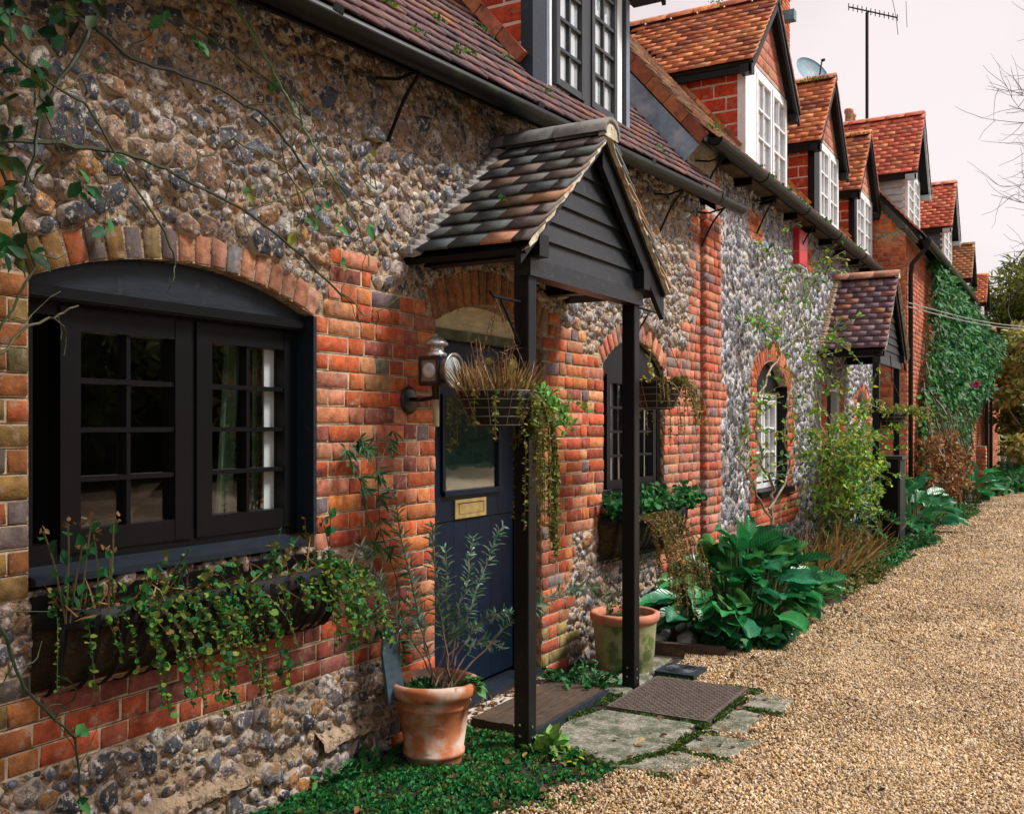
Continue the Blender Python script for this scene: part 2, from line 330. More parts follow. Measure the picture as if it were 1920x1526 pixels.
def knap(sub, seed, cuts):
    r = random.Random(seed); bm = bmesh.new(); bmesh.ops.create_icosphere(bm, subdivisions=sub, radius=1); o = Vector((seed*7.3, seed*3.1, seed*1.7))
    pl = [(Vector((1, r.uniform(-.45,.45), r.uniform(-.45,.45))).normalized(), r.uniform(.40,.60)), (Vector((1, r.uniform(-.9,.9), r.uniform(-.9,.9))).normalized(), r.uniform(.45,.65))]
    a0 = r.uniform(0, 6.28)
    for k in range(cuts):
        a = a0 + k*6.283/cuts + r.uniform(-.35,.35); pl.append((Vector((r.uniform(-.05,.45), math.cos(a), math.sin(a))).normalized(), r.uniform(.48,.80)))
    for v in bm.verts:
        v.co *= 1 + .45*noise.noise(v.co*1.1 + o)
        for n_, d in pl:
            e = v.co.dot(n_) - d
            if e > 0: v.co -= n_*e*.96
        v.co *= 1 + .10*noise.noise(v.co*4.2 + o) + .05*noise.noise(v.co*9 + o)
    V = np.array([v.co[:] for v in bm.verts]); Fc = np.array([[v.index for v in f.verts] for f in bm.faces]); bm.free()
    rad = np.sqrt(V[:,1]**2+V[:,2]**2); V[:,1:] *= 1.12/np.percentile(rad, 88); V[:,0] *= .75/V[:,0].max(); return V, Fc
FT = [knap(2, i, 5) for i in range(14)]
FT2 = [knap(1, i + 20, 4) for i in range(8)]
def tile_temp(w=.165, L=.20, t=.015, camber=.0016, seed=0):
    r = random.Random(seed); V = []; nx = 3
    for zz in (0, t):
        for yy in (0, L):
            for i in range(nx):
                s = i/(nx-1) - .5; V.append((s*w + r.uniform(-.002,.002), yy + (r.uniform(-.004,.004) if yy == 0 else 0), zz - camber*4*s*s + r.uniform(-.0015,.0015)))
    q = lambda a, b, c, d: (a, b, c, d); F = []
    for i in range(nx-1):
        F += [q(6+i,7+i,10+i,9+i), q(1+i,0+i,3+i,4+i), q(0+i,1+i,7+i,6+i), q(4+i,3+i,9+i,10+i)]
    F += [q(3,0,6,9), q(2,5,11,8)]
    return np.array(V), np.array(F)
TT = [tile_temp(seed=i) for i in range(6)]
def tiles(O, U, Vd, width, height, gauge=.1, tw=.168, cols=None, keep=None, jit=.3):
    """rows of overlapping tiles from the eave point O along U, climbing Vd"""
    U = Vector(U).normalized(); Vd = Vector(Vd).normalized(); Nn = U.cross(Vd).normalized()
    if Nn.z < 0: Nn = -Nn
    items = []; rows = int(height / gauge); L = .20; s = gauge * 1.7 / L
    for r in range(rows):
        off = (r % 2) * tw / 2 - tw / 2; n = int(width / tw) + 2
        for i in range(n):
            a = off + (i + .5) * tw
            x0, x1 = max(a - tw/2, 0), min(a + tw/2, width)
            if x1 - x0 < .03: continue
            ctr = (x0 + x1) / 2; p = Vector(O) + U*ctr + Vd*(r*gauge) + Nn*(.022 + random.uniform(-.001, .0015))
            if keep and not keep(p): continue
            tl = math.radians(8.0 + random.uniform(-.8, 1.2) * jit * 3); v2 = Vd*math.cos(tl) - Nn*math.sin(tl); n2 = Nn*math.cos(tl) + Vd*math.sin(tl)
            tw_ = math.radians(random.uniform(-1, 1) * jit * 1.2); u2 = U*math.cos(tw_) + v2*math.sin(tw_); v3 = n2.cross(u2)
            if v3.dot(v2) < 0: v3 = -v3
            sx = (x1 - x0 - .0005) / .165
            Mx = np.array([[u2[k]*sx, v3[k]*s, n2[k], p[k]] for k in range(3)])
            items.append((Mx, cols(p), random.randrange(len(TT))))
    return items
def pick(pal, j=.25):
    c = random.choices([p[1] for p in pal], [p[0] for p in pal])[0]; k = random.uniform(1-j, 1+j)
    return tuple(max(.004, v * k * random.uniform(.93, 1.07)) for v in c)
# palettes (linear albedo)
P_RED = [(5,(.45,.095,.030)),(4,(.35,.065,.028)),(4,(.50,.15,.045)),(2.5,(.42,.15,.085)),(2,(.25,.07,.05)),(1.4,(.15,.105,.12)),(1,(.46,.20,.09)),(.5,(.20,.17,.09))]
P_PINK = [(4,(.44,.15,.085)),(4,(.40,.11,.065)),(2,(.48,.20,.12)),(2,(.30,.105,.085)),(1.4,(.22,.15,.15)),(1,(.43,.085,.03))]
P_OLIVE = [(4,(.20,.115,.035)),(3,(.27,.10,.03)),(2,(.16,.12,.05)),(2,(.13,.10,.09)),(2,(.31,.09,.03))]
P_ARCHR = [(5,(.42,.19,.11)),(2,(.36,.15,.09)),(1,(.24,.20,.22)),(1,(.44,.22,.14))]
P_DORM = [(5,(.46,.055,.018)),(3,(.40,.04,.014)),(2,(.50,.075,.022))]
P_PURP = [(3,(.16,.085,.085)),(2,(.22,.09,.075)),(1,(.12,.09,.10))]
P_FLINT = [(3,(.42,.33,.25)),(2.5,(.34,.20,.11)),(2,(.11,.105,.12)),(4.5,(.020,.024,.038)),(1.6,(.44,.19,.035)),(2,(.64,.58,.52)),(1.5,(.27,.15,.08)),(1.5,(.15,.17,.23))]
P_FLINT2 = [(3,(.38,.40,.45)),(3,(.22,.25,.32)),(6,(.028,.038,.066)),(3,(.60,.59,.60)),(1,(.42,.34,.26)),(3,(.12,.14,.19))]
P_PLUM = [(4,(.125,.062,.066)),(3,(.10,.055,.062)),(2,(.17,.085,.075)),(1,(.22,.085,.05)),(2,(.075,.055,.062))]
P_ORANGE = [(5,(.58,.20,.075)),(4,(.50,.155,.062)),(3,(.40,.125,.065)),(1.2,(.28,.095,.065)),(2,(.62,.27,.12))]
P_SALMON = [(5,(.60,.165,.10)),(4,(.54,.14,.08)),(2,(.60,.24,.12)),(1.5,(.42,.10,.06))]
P_SLATEY = [(4,(.075,.082,.080)),(3,(.10,.10,.088)),(2,(.125,.10,.085)),(2,(.06,.072,.078)),(1,(.17,.11,.08))]
P_PLUM2 = [(4,(.15,.085,.10)),(3,(.12,.075,.095)),(2,(.22,.10,.085)),(2,(.19,.13,.14)),(1,(.30,.13,.075))]
PITCH = math.radians(49); CP, SP = math.cos(PITCH), math.sin(PITCH)
# ------------------------------------------------------------------ ground and lane
def edge(y):
    pts = [(-5,.9),(2.6,.55),(3.4,.95),(4.0,1.0),(4.4,1.25),(5.2,1.3),(5.6,.75),(6.2,.55),(6.8,.75),(8.4,1.02),(10,1.0),(17,1.0),(22,1.15),(34,1.3),(60,1.4)]
    return float(np.interp(y, [p[0] for p in pts], [p[1] for p in pts]))
mb = MB(); mb.add([(-300,-300,-.02),(300,-300,-.02),(300,300,-.02),(-300,300,-.02)], [(0,1,2,3)])
solo('ground', mb, mat('ground_grass', (.06, .07, .03), .95, .4, 2, ((.10, .07, .04), 3, .5, .65), .6, 30, .02), kind='structure')
mb = MB(); mb.add([(-.3,-3,0),(1.45,-3,0),(1.45,45,0),(-.3,45,0)], [(0,1,2,3)])
bed = solo('flower_bed', mb, M['soil'], kind='structure')
def gravel_mat():
    m, nt, b, o = new_mat('gravel')
    g = N(nt, 'ShaderNodeNewGeometry'); c = None
    v = N(nt, 'ShaderNodeTexVoronoi'); v.inputs['Scale'].default_value = 75; nt.links.new(g.outputs['Position'], v.inputs['Vector'])
    s = N(nt, 'ShaderNodeSeparateColor'); nt.links.new(v.outputs['Color'], s.inputs[0])
    r = N(nt, 'ShaderNodeValToRGB'); e = r.color_ramp.elements; e[0].position = 0; e[0].color = (.07,.045,.025,1); e[1].position = 1; e[1].color = (.56,.46,.34,1)
    for p, cc in ((.25,(.30,.19,.09,1)),(.5,(.40,.28,.15,1)),(.75,(.46,.36,.24,1))): k = e.new(p); k.color = cc
    nt.links.new(s.outputs[0], r.inputs[0])
    c = mixc(nt, 1, r.outputs[0], ramp(nt, noise_tex(nt, 1.3, 5, .6), .3, .7, (.72,.70,.66,1), (1.12,1.1,1.08,1)), 'MULTIPLY')
    c = mixc(nt, ramp(nt, noise_tex(nt, .9, 4, .6), .58, .72), c, mixc(nt, .45, c, (.13,.11,.05)))
    nt.links.new(c, b.inputs['Base Color']); b.inputs['Roughness'].default_value = .85
    bp = N(nt, 'ShaderNodeBump'); bp.inputs['Strength'].default_value = 1; bp.inputs['Distance'].default_value = .006; bp.invert = True
    nt.links.new(v.outputs['Distance'], bp.inputs['Height']); nt.links.new(bp.outputs[0], b.inputs['Normal']); return m
M['gravel'] = gravel_mat()
ys = list(np.arange(-4, 20, .2)) + list(np.arange(20, 62, 2)); V = []; xs_n = 9
for y in ys:
    e = edge(y) + .05*math.sin(y*5.1) + .04*math.sin(y*11.7)
    for i in range(xs_n):
        x = e + (16.0 - e) * (i/(xs_n-1))**1.9
        V.append((x, y, .004 + .018*noise.noise(Vector((x*.8, y*.8, 0))) + .014*min(1, i/2)))
Fq = [(j*xs_n+i, j*xs_n+i+1, (j+1)*xs_n+i+1, (j+1)*xs_n+i) for j in range(len(ys)-1) for i in range(xs_n-1)]
lane_me = np_mesh('gravel_lane', V, Fq, None, M['gravel'], True)
solo('gravel_lane', lane_me, M['gravel'], kind='structure')
# loose pebbles as real stones, scattered over the near lane
def pebble_mat():
    m, nt, b, o = new_mat('pebble'); oi = N(nt, 'ShaderNodeObjectInfo')
    r = N(nt, 'ShaderNodeValToRGB'); e = r.color_ramp.elements; e[0].position = 0; e[0].color = (.10,.06,.03,1); e[1].position = 1; e[1].color = (.80,.70,.54,1)
    for p, cc in ((.16,(.22,.12,.055,1)),(.35,(.50,.32,.125,1)),(.55,(.60,.43,.215,1)),(.72,(.42,.35,.28,1)),(.86,(.70,.57,.40,1))): k = e.new(p); k.color = cc
    nt.links.new(oi.outputs['Random'], r.inputs[0])
    c = mixc(nt, 1, r.outputs[0], ramp(nt, noise_tex(nt, 1.6, 6, .65), .32, .66, (.62,.58,.52,1), (1.15,1.12,1.08,1)), 'MULTIPLY')
    nt.links.new(c, b.inputs['Base Color']); b.inputs['Roughness'].default_value = .6; return m
M['pebble'] = pebble_mat()
def pebble_field(name, y0, y1, dens, size):
    V = []; n = 14; Y = np.arange(y0, y1 + .01, .2)
    for y in Y:
        e = edge(y) - .04 + .05*math.sin(y*5.1) + .04*math.sin(y*11.7); xr = 2.95 - .03*y
        for i in range(n):
            x = e + (xr - e)*i/(n-1); V.append((x, y, .010 + .018*noise.noise(Vector((x*.8, y*.8, 0))) + .010*min(1, i/3)))
    Fq = [(j*n+i, j*n+i+1, (j+1)*n+i+1, (j+1)*n+i) for j in range(len(Y)-1) for i in range(n-1)]
    me = np_mesh(name, V, Fq, None, M['pebble']); o = bpy.data.objects.new(name, me); COL.objects.link(o); o['kind'] = 'stuff'; o['label'] = 'loose honey coloured gravel stones over the near lane'; o['category'] = 'gravel'
    ng = bpy.data.node_groups.new(name, 'GeometryNodeTree'); ng.interface.new_socket('Geometry', in_out='INPUT', socket_type='NodeSocketGeometry'); ng.interface.new_socket('Geometry', in_out='OUTPUT', socket_type='NodeSocketGeometry')
    gi = N(ng, 'NodeGroupInput'); go = N(ng, 'NodeGroupOutput'); dp = N(ng, 'GeometryNodeDistributePointsOnFaces'); dp.inputs['Density'].default_value = dens
    ic = N(ng, 'GeometryNodeMeshIcoSphere'); ic.inputs['Radius'].default_value = size; ic.inputs['Subdivisions'].default_value = 2
    sp = N(ng, 'GeometryNodeSetPosition'); nz = N(ng, 'ShaderNodeTexNoise'); nz.inputs['Scale'].default_value = .6/size*.5
    vm = N(ng, 'ShaderNodeVectorMath', operation='SUBTRACT'); vm.inputs[1].default_value = (.5,.5,.5); vm2 = N(ng, 'ShaderNodeVectorMath', operation='SCALE'); vm2.inputs['Scale'].default_value = size*1.1
    ng.links.new(ic.outputs[0], sp.inputs[0]); ng.links.new(nz.outputs['Color'], vm.inputs[0]); ng.links.new(vm.outputs[0], vm2.inputs[0]); ng.links.new(vm2.outputs[0], sp.inputs['Offset'])
    sm = N(ng, 'GeometryNodeSetMaterial'); sm.inputs['Material'].default_value = M['pebble']; ng.links.new(sp.outputs[0], sm.inputs[0])
    io = N(ng, 'GeometryNodeInstanceOnPoints')
    rv = N(ng, 'FunctionNodeRandomValue', data_type='FLOAT_VECTOR'); rv.inputs[0].default_value = (0,0,0); rv.inputs[1].default_value = (6.3,6.3,6.3)
    rs = N(ng, 'FunctionNodeRandomValue', data_type='FLOAT_VECTOR'); rs.inputs[0].default_value = (.4,.35,.3); rs.inputs[1].default_value = (1.75,1.3,1.0)
    dn = N(ng, 'ShaderNodeTexNoise'); dn.inputs['Scale'].default_value = 1.1; dn.inputs['Detail'].default_value = 4; mr = N(ng, 'ShaderNodeMapRange'); mr.inputs[1].default_value = .34; mr.inputs[2].default_value = .56; mr.inputs[3].default_value = dens*.25; mr.inputs[4].default_value = dens*1.1; ng.links.new(dn.outputs['Fac'], mr.inputs[0]); ng.links.new(mr.outputs[0], dp.inputs['Density'])
    ng.links.new(gi.outputs[0], dp.inputs[0]); ng.links.new(dp.outputs[0], io.inputs['Points']); ng.links.new(sm.outputs[0], io.inputs['Instance'])
    ng.links.new(rv.outputs[0], io.inputs['Rotation']); ng.links.new(rs.outputs[0], io.inputs['Scale']); ng.links.new(io.outputs[0], go.inputs[0])
    md = o.modifiers.new('pebbles', 'NODES'); md.node_group = ng; return o
g1_ = pebble_field('gravel_stones', 2.6, 7.0, 8500, .0066)
g2_ = pebble_field('gravel_stones', 7.0, 13.0, 3200, .0085); g3_ = pebble_field('gravel_stones', 13.0, 24.0, 1100, .012); g3_['label'] = 'loose gravel stones in the far part of the lane'
g2_['label'] = 'loose gravel stones further up the lane beside the flower beds'

# ------------------------------------------------------------------ walls
class Open:
    def __init__(s, y0, y1, zlo, spring, rise, ring):
        s.y0, s.y1, s.zlo, s.spring, s.rise, s.ring = y0, y1, zlo, spring, rise, ring; s.yc = (y0+y1)/2; s.h = (y1-y0)/2
        s.R = (s.h**2 + rise**2)/(2*rise) if rise > 0 else 1e6; s.zc = spring + rise - s.R
    def zhi(s, y):
        if s.rise <= 0: return s.spring
        return s.zc + math.sqrt(max(s.R**2 - (y - s.yc)**2, 0))
    def span(s, z, grow=0):
        """half width blocked at height z"""
        if z < s.zlo - grow: return 0
        if z < s.spring: return s.h + (grow if False else 0)
        d = (s.R + s.ring)**2 - (z - s.zc)**2
        return min(math.sqrt(d), s.h + s.ring*.45) if d > 0 else 0
    def has(s, y, z, pad=0):
        w_ = s.span(z)
        return w_ > 0 and abs(y - s.yc) < w_ + pad and z > s.zlo - pad
def wall_mesh(y0, y1, z0, ztop, ops, x=0, dep=.32):
    br = {y0, y1}
    for o in ops:
        for k in range(13): br.add(o.y0 + (o.y1-o.y0)*k/12)
    br = sorted(br); mb = MB()
    for a, b in zip(br, br[1:]):
        op = next((o for o in ops if o.y0 <= (a+b)/2 <= o.y1), None); zt = (ztop(a), ztop(b))
        if op is None: mb.add([(x,a,z0),(x,b,z0),(x,b,zt[1]),(x,a,zt[0])], [(0,1,2,3)]); continue
        if op.zlo > z0: mb.add([(x,a,z0),(x,b,z0),(x,b,op.zlo),(x,a,op.zlo)], [(0,1,2,3)]); mb.add([(x,a,op.zlo),(x,b,op.zlo),(x-dep,b,op.zlo),(x-dep,a,op.zlo)], [(0,1,2,3)])
        za, zb = op.zhi(a), op.zhi(b)
        mb.add([(x,a,za),(x,b,zb),(x,b,zt[1]),(x,a,zt[0])], [(0,1,2,3)]); mb.add([(x,a,za),(x-dep,a,za),(x-dep,b,zb),(x,b,zb)], [(0,1,2,3)])
    for o in ops:
        for y in (o.y0, o.y1): mb.add([(x,y,o.zlo),(x-dep,y,o.zlo),(x-dep,y,o.spring),(x,y,o.spring)], [(0,1,2,3)])
    return mb
CH_ = .0755
def lay(iv_fn, z0, z1, pal_fn, x=.004, ops=(), occ=None, swap=None, sheet=None):
    """courses of bricks in the intervals iv_fn(z); fills occ for the flint test; swap turns the wall to run along x"""
    items = []; n = int((z1-z0)/CH_)
    for k in range(n):
        z = z0 + (k+.5)*CH_; iv = []
        for a, b in iv_fn(z, k):
            segs = [(a, b)]
            for o in ops:
                w_ = max(o.span(z), o.span(z-.03) if z > o.spring else 0)
                if z < o.zlo or w_ <= 0: continue
                ns = []
                for s, e in segs:
                    if e <= o.yc-w_ or s >= o.yc+w_: ns.append((s, e)); continue
                    if s < o.yc-w_: ns.append((s, o.yc-w_))
                    if e > o.yc+w_: ns.append((o.yc+w_, e))
                segs = ns
            iv += segs
        for a, b in iv:
            y = a; t = (k % 2)
            while y < b - .03:
                L = .215 if t % 2 == 0 else .107
                if random.random() < .12: L = .107
                if y == a and k % 2: L *= .75
                t += 1; e = min(y+L, b)
                if b - e < .045: e = b
                l = e - y - .009 + random.uniform(-.004, .003); h = .0655 + random.uniform(-.004, .003)
                px = x - .03 + random.uniform(-.0015, .004); an = random.uniform(-.012, .012); ca, sa = math.cos(an), math.sin(an); yc = (y+e)/2
                if swap is None: Mx = np.array([[.06,0,0,px],[0,l*ca,-h*sa,yc],[0,l*sa,h*ca,z+random.uniform(-.002,.002)]])
                else: Mx = np.array([[0,-l,0,yc],[-.06,0,0,swap+.03-x+random.uniform(-.004,.004)],[0,0,h,z]])
                items.append((Mx, pal_fn(yc, z), random.randrange(4) + (0 if l > .14 else 4))); y = e
            if occ is not None: occ.setdefault(k, []).append((a, b))
            if sheet is not None: sheet.add([(x-.0045,a+.004,z-CH_/2-.002),(x-.0045,b-.004,z-CH_/2-.002),(x-.0045,b-.004,z+CH_/2+.001),(x-.0045,a+.004,z+CH_/2+.001)], [(0,1,2,3)])
    return items
def ring(o, pal_fn, x=.006, two=False):
    items = []; half = math.asin(min(1, (o.h + .0)/o.R)) if o.rise > 0 else 0; n = max(3, int(2*half*(o.R+o.ring*.3)/.074))
    for i in range(n):
        g = -half + (i+.5)*2*half/n; r = o.R + o.ring/2 - .003; y = o.yc + r*math.sin(g); z = o.zc + r*math.cos(g)
        wd = 2*half*(o.R+o.ring*.3)/n - .011; L = o.ring - .008 + random.uniform(-.004,.004); ca, sa = math.cos(-g), math.sin(-g)
        Mx = np.array([[.07,0,0,x-.035+random.uniform(-.003,.003)],[0,wd*ca,-L*sa,y],[0,wd*sa,L*ca,z]])
        items.append((Mx, pal_fn(y, z), random.randrange(8)))
    return items
def flints(y0, y1, z0, z1, ok, pal, radii, small_from, big=FT, ratio=1.35, prot=1.0, tall=False, x=0.0):
    cell = .08; grid = {}; items = []; nb = len(FT)
    for r, tries in radii:
        for _ in range(tries):
            y = random.uniform(y0, y1); z = random.uniform(z0, z1); rr = r*random.uniform(.85, 1.15)
            if not ok(y, z, rr): continue
            ci, cj = int(y/cell), int(z/cell); bad = False
            for i in range(ci-2, ci+3):
                for j in range(cj-2, cj+3):
                    for (a, b, c) in grid.get((i, j), ()):
                        if (a-y)**2 + (b-z)**2 < ((c+rr)*.88)**2: bad = True; break
                    if bad: break
                if bad: break
            if bad: continue
            grid.setdefault((ci, cj), []).append((y, z, rr))
            an = random.uniform(0, math.pi) if not tall else math.pi/2 + random.gauss(0, .35)
            if random.random() < .4 and not tall: an = random.gauss(-.1, .35)
            ca, sa = math.cos(an), math.sin(an); q = random.uniform(1.0, ratio); a_, b_ = rr*q*1.10, rr/q**.5*1.06; d = rr*random.uniform(.55, 1.15)*prot
            fl = random.choice((-1, 1))
            Mx = np.array([[d,0,0,x+min(rr,.05)*random.uniform(-.15,.2)],[0,a_*ca,-b_*sa*fl,y],[0,a_*sa,b_*ca*fl,z]])
            items.append((Mx, pick(pal, .3), (random.randrange(nb) if rr > small_from else nb + random.randrange(len(FT2)))))
    return items
FTALL = FT + FT2

# ------------------------------------------------------------------ roof slab helper
def roof_slab(mb, y0, y1, ex, ez0, ez1, length, thick=.06):
    """sloping slab: eave line at x=ex (z from ez0 to ez1), climbing away from the lane"""
    dx, dz = -CP*length, SP*length
    P = []
    for t in (0, -thick):
        P += [(ex - SP*-t*0 + t*SP*0, y0, ez0 + t), (ex, y1, ez1 + t), (ex+dx, y1, ez1+dz+t), (ex+dx, y0, ez0+dz+t)]
    mb.add(P, [(0,1,2,3),(7,6,5,4),(0,4,5,1),(1,5,6,2),(2,6,7,3),(3,7,4,0)])
def half_gutter(mb, p, q, r, seg=8):
    p, q = Vector(p), Vector(q); d = (q-p).normalized(); S = Vector((1,0,0)); Uz = Vector((0,0,1)); V = []
    for e in (p, q):
        for rr in (r, r*.86):
            for k in range(seg+1):
                g = math.pi + math.pi*k/seg; V.append(e + S*math.cos(g)*rr + Uz*math.sin(g)*rr)
    m = seg+1; F = []
    for k in range(seg): F += [(k, k+1, 2*m+k+1, 2*m+k), (m+k+1, m+k, 3*m+k, 3*m+k+1), (k, m+k, m+k+1, k+1), (2*m+k+1, 3*m+k+1, 3*m+k, 2*m+k)]
    F += [(0, 2*m, 3*m, m), (seg, m+seg, 3*m+seg, 2*m+seg)]
    mb.add(V, F)
def casement_window(parent, x, y0, y1, z0, z1, lights, fm, name='window', glass='glass', frame_w=.05, dp=.06, bar=.018, rail=.05, nrows=4, ncols=2, curtain=None):
    """a frame with hinged lights: window > casement, pane"""
    f = MB()
    f.box(x-dp, x, y0, y0+frame_w, z0, z1); f.box(x-dp, x, y1-frame_w, y1, z0, z1)
    f.box(x-dp+.003, x-.003, y0+frame_w, y1-frame_w, z1-frame_w, z1); f.box(x-dp+.003, x-.003, y0+frame_w, y1-frame_w, z0, z0+frame_w)
    for i in range(len(lights)-1):
        a = (lights[i][1]+lights[i+1][0])/2; g = (lights[i+1][0]-lights[i][1])/2 - rail
        if g > .006: f.box(x-dp+.005, x-.005, a-g, a+g, z0+frame_w, z1-frame_w)
    W = part(name, f, fm, parent)
    for (a, b, c, d) in [(l[0], l[1], l[2], l[3]) for l in lights]:
        m = MB(); xa, xb = x-dp*.8, x+.006
        m.box(xa, xb, a-rail, a, c-rail, d+rail); m.box(xa, xb, b, b+rail, c-rail, d+rail); m.box(xa+.002, xb-.002, a, b, d, d+rail); m.box(xa+.002, xb-.002, a, b, c-rail, c)
        for i in range(1, ncols): yy = a+(b-a)*i/ncols; m.box(xa+.012, xb-.010, yy-bar/2, yy+bar/2, c, d)
        for j in range(1, nrows): zz = c+(d-c)*j/nrows; m.box(xa+.014, xb-.006, a, b, zz-bar/2, zz+bar/2)
        part('casement', m, fm, W)
        for i in range(ncols):
            for j in range(nrows):
                g = MB(); ya, yb = a+(b-a)*i/ncols, a+(b-a)*(i+1)/ncols; za, zb = c+(d-c)*j/nrows, c+(d-c)*(j+1)/nrows
                tx = random.uniform(-.002, .002); xm = (xa+xb)/2 - .006
                g.add([(xm+tx,ya,za),(xm-tx,yb,za),(xm-tx,yb,zb),(xm+tx*.5,ya,zb)], [(0,1,2,3)])
                part('pane', g, M[glass], W, fix=False)
    return W
def wavy(x, y0, y1, z0, z1, amp=.015, n=40, lean=0, wl=.05):
    m = MB(); V = []
    for i in range(n+1):
        y = y0+(y1-y0)*i/n; xx = x+amp*math.sin((y-y0)/wl*2*math.pi)
        V += [(xx, y, z0), (xx, y+lean, z1)]
    return m.add(V, [(2*i, 2*i+2, 2*i+3, 2*i+1) for i in range(n)])

# ================================================================== near cottage
near = thing('near_cottage', (-2.4, 4.2, 0), 'nearest flint and red brick cottage with black framed window and navy door', 'cottage')
GZ = lambda y: float(np.interp(y, [0, 2.95, 5.12, 8.36, 9], [2.93, 3.11, 3.24, 3.38, 3.40]))
oW1 = Open(1.86, 3.15, 1.0, 1.955, .13, .115); oD = Open(4.03, 5.15, 0, 2.02, .13, .19); oW2 = Open(6.02, 7.14, .96, 1.92, .20, .13)
ops1 = [oW1, oD, oW2]
part('wall', wall_mesh(.2, 8.4, -.05, lambda y: GZ(y)+.12, ops1), M['mortar'], near)
jag = [random.uniform(-.06, .06) for _ in range(80)]; jag2 = [random.choice((0, .11)) for _ in range(80)]
def iv1(z, k):
    o = []; j = jag[k]; t = jag2[k]
    if z > .98 and z < 2.28: o.append((1.25, 1.86 if z < 1.99 else 1.80 + j))
    if .42 < z < .74: o.append((1.25, 4.03))
    elif z <= .42: o.append((3.70 + t*.7 + j, 4.03))
    elif z < .98: o.append((3.55 + t + j*.5, 4.03))
    elif z < 2.02: o.append((3.15, 4.03))
    elif z < 2.14: o.append((3.23 + t, 4.02))
    elif z < 2.26: o.append((3.24 + t*.5, 3.56 + j))
    if z < .32: o.append((5.15, 5.52 + t + j))
    elif z < .86: o.append((5.15, 5.50 + t + j))
    elif z < 1.98: o.append((5.15, 6.02))
    elif z < 2.12: o.append((5.15, 5.72 + j))
    elif z < 2.22: o.append((5.15, 5.38))
    if .80 < z < .96: o.append((6.02, 7.14))
    if z < 2.14: o.append((7.14 if z > .9 else 7.0 + t, 7.97))
    elif z < 2.36: o.append((7.62 - t, 7.97))
    else: o.append((7.78 - t, 7.97))
    return o
def pal1(y, z):
    if y < 1.9: return pick(P_OLIVE)
    if .4 < z < .76 and y < 3.6: return pick([(4,(.36,.075,.03)),(3,(.30,.075,.045)),(2,(.24,.075,.06))])
    if y < 4.1 and z < 1.35: return pick(P_RED)
    if y > 5.1 and z < .45: return pick([(2,(.40,.09,.04)),(2,(.24,.18,.06)),(1,(.30,.12,.05))])
    if y > 7: return pick(P_PINK)
    return pick(P_RED + [(3,(.40,.16,.095)),(1,(.25,.18,.17))])
occ1 = {}
SH1 = MB(); b_items = lay(iv1, 0, 3.3, pal1, x=.007, ops=ops1, occ=occ1, sheet=SH1); part('pointing', SH1, M['pointing'], near)
b_items += ring(oW1, lambda y, z: pick(P_OLIVE) if y < 2.42 else pick(P_ARCHR))
b_items += ring(oD, lambda y, z: pick([(2,(.30,.13,.06)),(2,(.24,.12,.06)),(1,(.33,.14,.07))]))
b_items += ring(oW2, lambda y, z: pick(P_PINK))
# the brick pier that stands a little proud where the two cottages meet
mb = MB(); mb.box(-.02, .045, 7.985, 8.365, 0, 3.36); part('pier_mortar', mb, M['mortar2'], near)
b_items += lay(lambda z, k: [(7.975, 8.375)], 0, 3.35, lambda y, z: pick(P_PINK + [(2,(.42,.085,.035))]), x=.056)
# brick reveals on the far side of the openings
for o in (oD, oW2):
    b_items += lay(lambda z, k, o=o: [(-.20, -.006)], o.zlo, o.spring, pal1, x=.004, swap=o.y1)
scatter('brick', BT, b_items, near, M['brick_o'], M['brick_a'])
def ok1(y, z, r):
    if z > GZ(y)+.05 or y > 7.95: return False
    for o in ops1:
        if o.has(y, z, r*.75): return False
    for dz in (-r*.6, r*.6):
        k = int((z+dz)/CH_)
        for a, b in occ1.get(k, ()):
            if a - r*.75 < y < b + r*.75: return False
    if .16 < z < .215 and y < 4: return False
    if r > .036 and .7 < z < 1.05 and y < 3.3: return False
    return z > .01
fl = flints(1.35, 7.95, 0, 3.4, ok1, P_FLINT, [(.070, 40), (.050, 500), (.038, 3200), (.028, 13000), (.020, 28000), (.013, 36000)], .027, prot=1.0)
scatter('flint', FTALL, fl, near, M['flint_o'], M['flint_a'])
mb = MB(); V = []; n = 60
for i in range(n+1):
    y = 2.2 + 1.5*i/n; e = noise.noise(Vector((y*4, 0, 3))); w2 = max(.012, .036 + .03*e + .01*random.random()); V += [(0,y,.15), (w2,y,.152+random.uniform(-.008,.008)), (w2*.9,y,.185+.012*e), (.0,y,.222+.02*e)]
mb.add(V, [(4*i+j, 4*i+j+1, 4*i+5+j, 4*i+4+j) for i in range(n) for j in range(3)]); mb.F = [f for f in mb.F if noise.noise(Vector((mb.V[f[0]][1]*2.2, 7, 1))) > -.16]; mb.C = mb.C[:len(mb.F)]; part('mortar_ledge', mb, M['mortar'], near)
# roof
mb = MB(); roof_slab(mb, .2, 7.62, .17, GZ(.2)+.05, GZ(7.62)+.05, 3.6); mb.bar((.08,.2,GZ(.2)+.08),(.08,7.6,GZ(7.6)+.08),.15,.02)
part('roof_deck', mb, M['dark'], near)
tl = []
for y0, y1 in ((.6, 8.0),):
    U = Vector((0, y1-y0, GZ(y1)-GZ(y0)))
    def keep(p):
        if p.y > 7.6 and p.x < .02: return False
        if 5.10 < p.y < 6.55 and p.x < -.02: return False
        return True
    tl += tiles((.185, y0, GZ(y0)+.055), U, (-CP, 0, SP), U.length, 2.6, .1, cols=lambda p: pick(P_PLUM), keep=keep)
scatter('roof_tile', TT, tl, near, M['tile_o'], M['tile_a'])
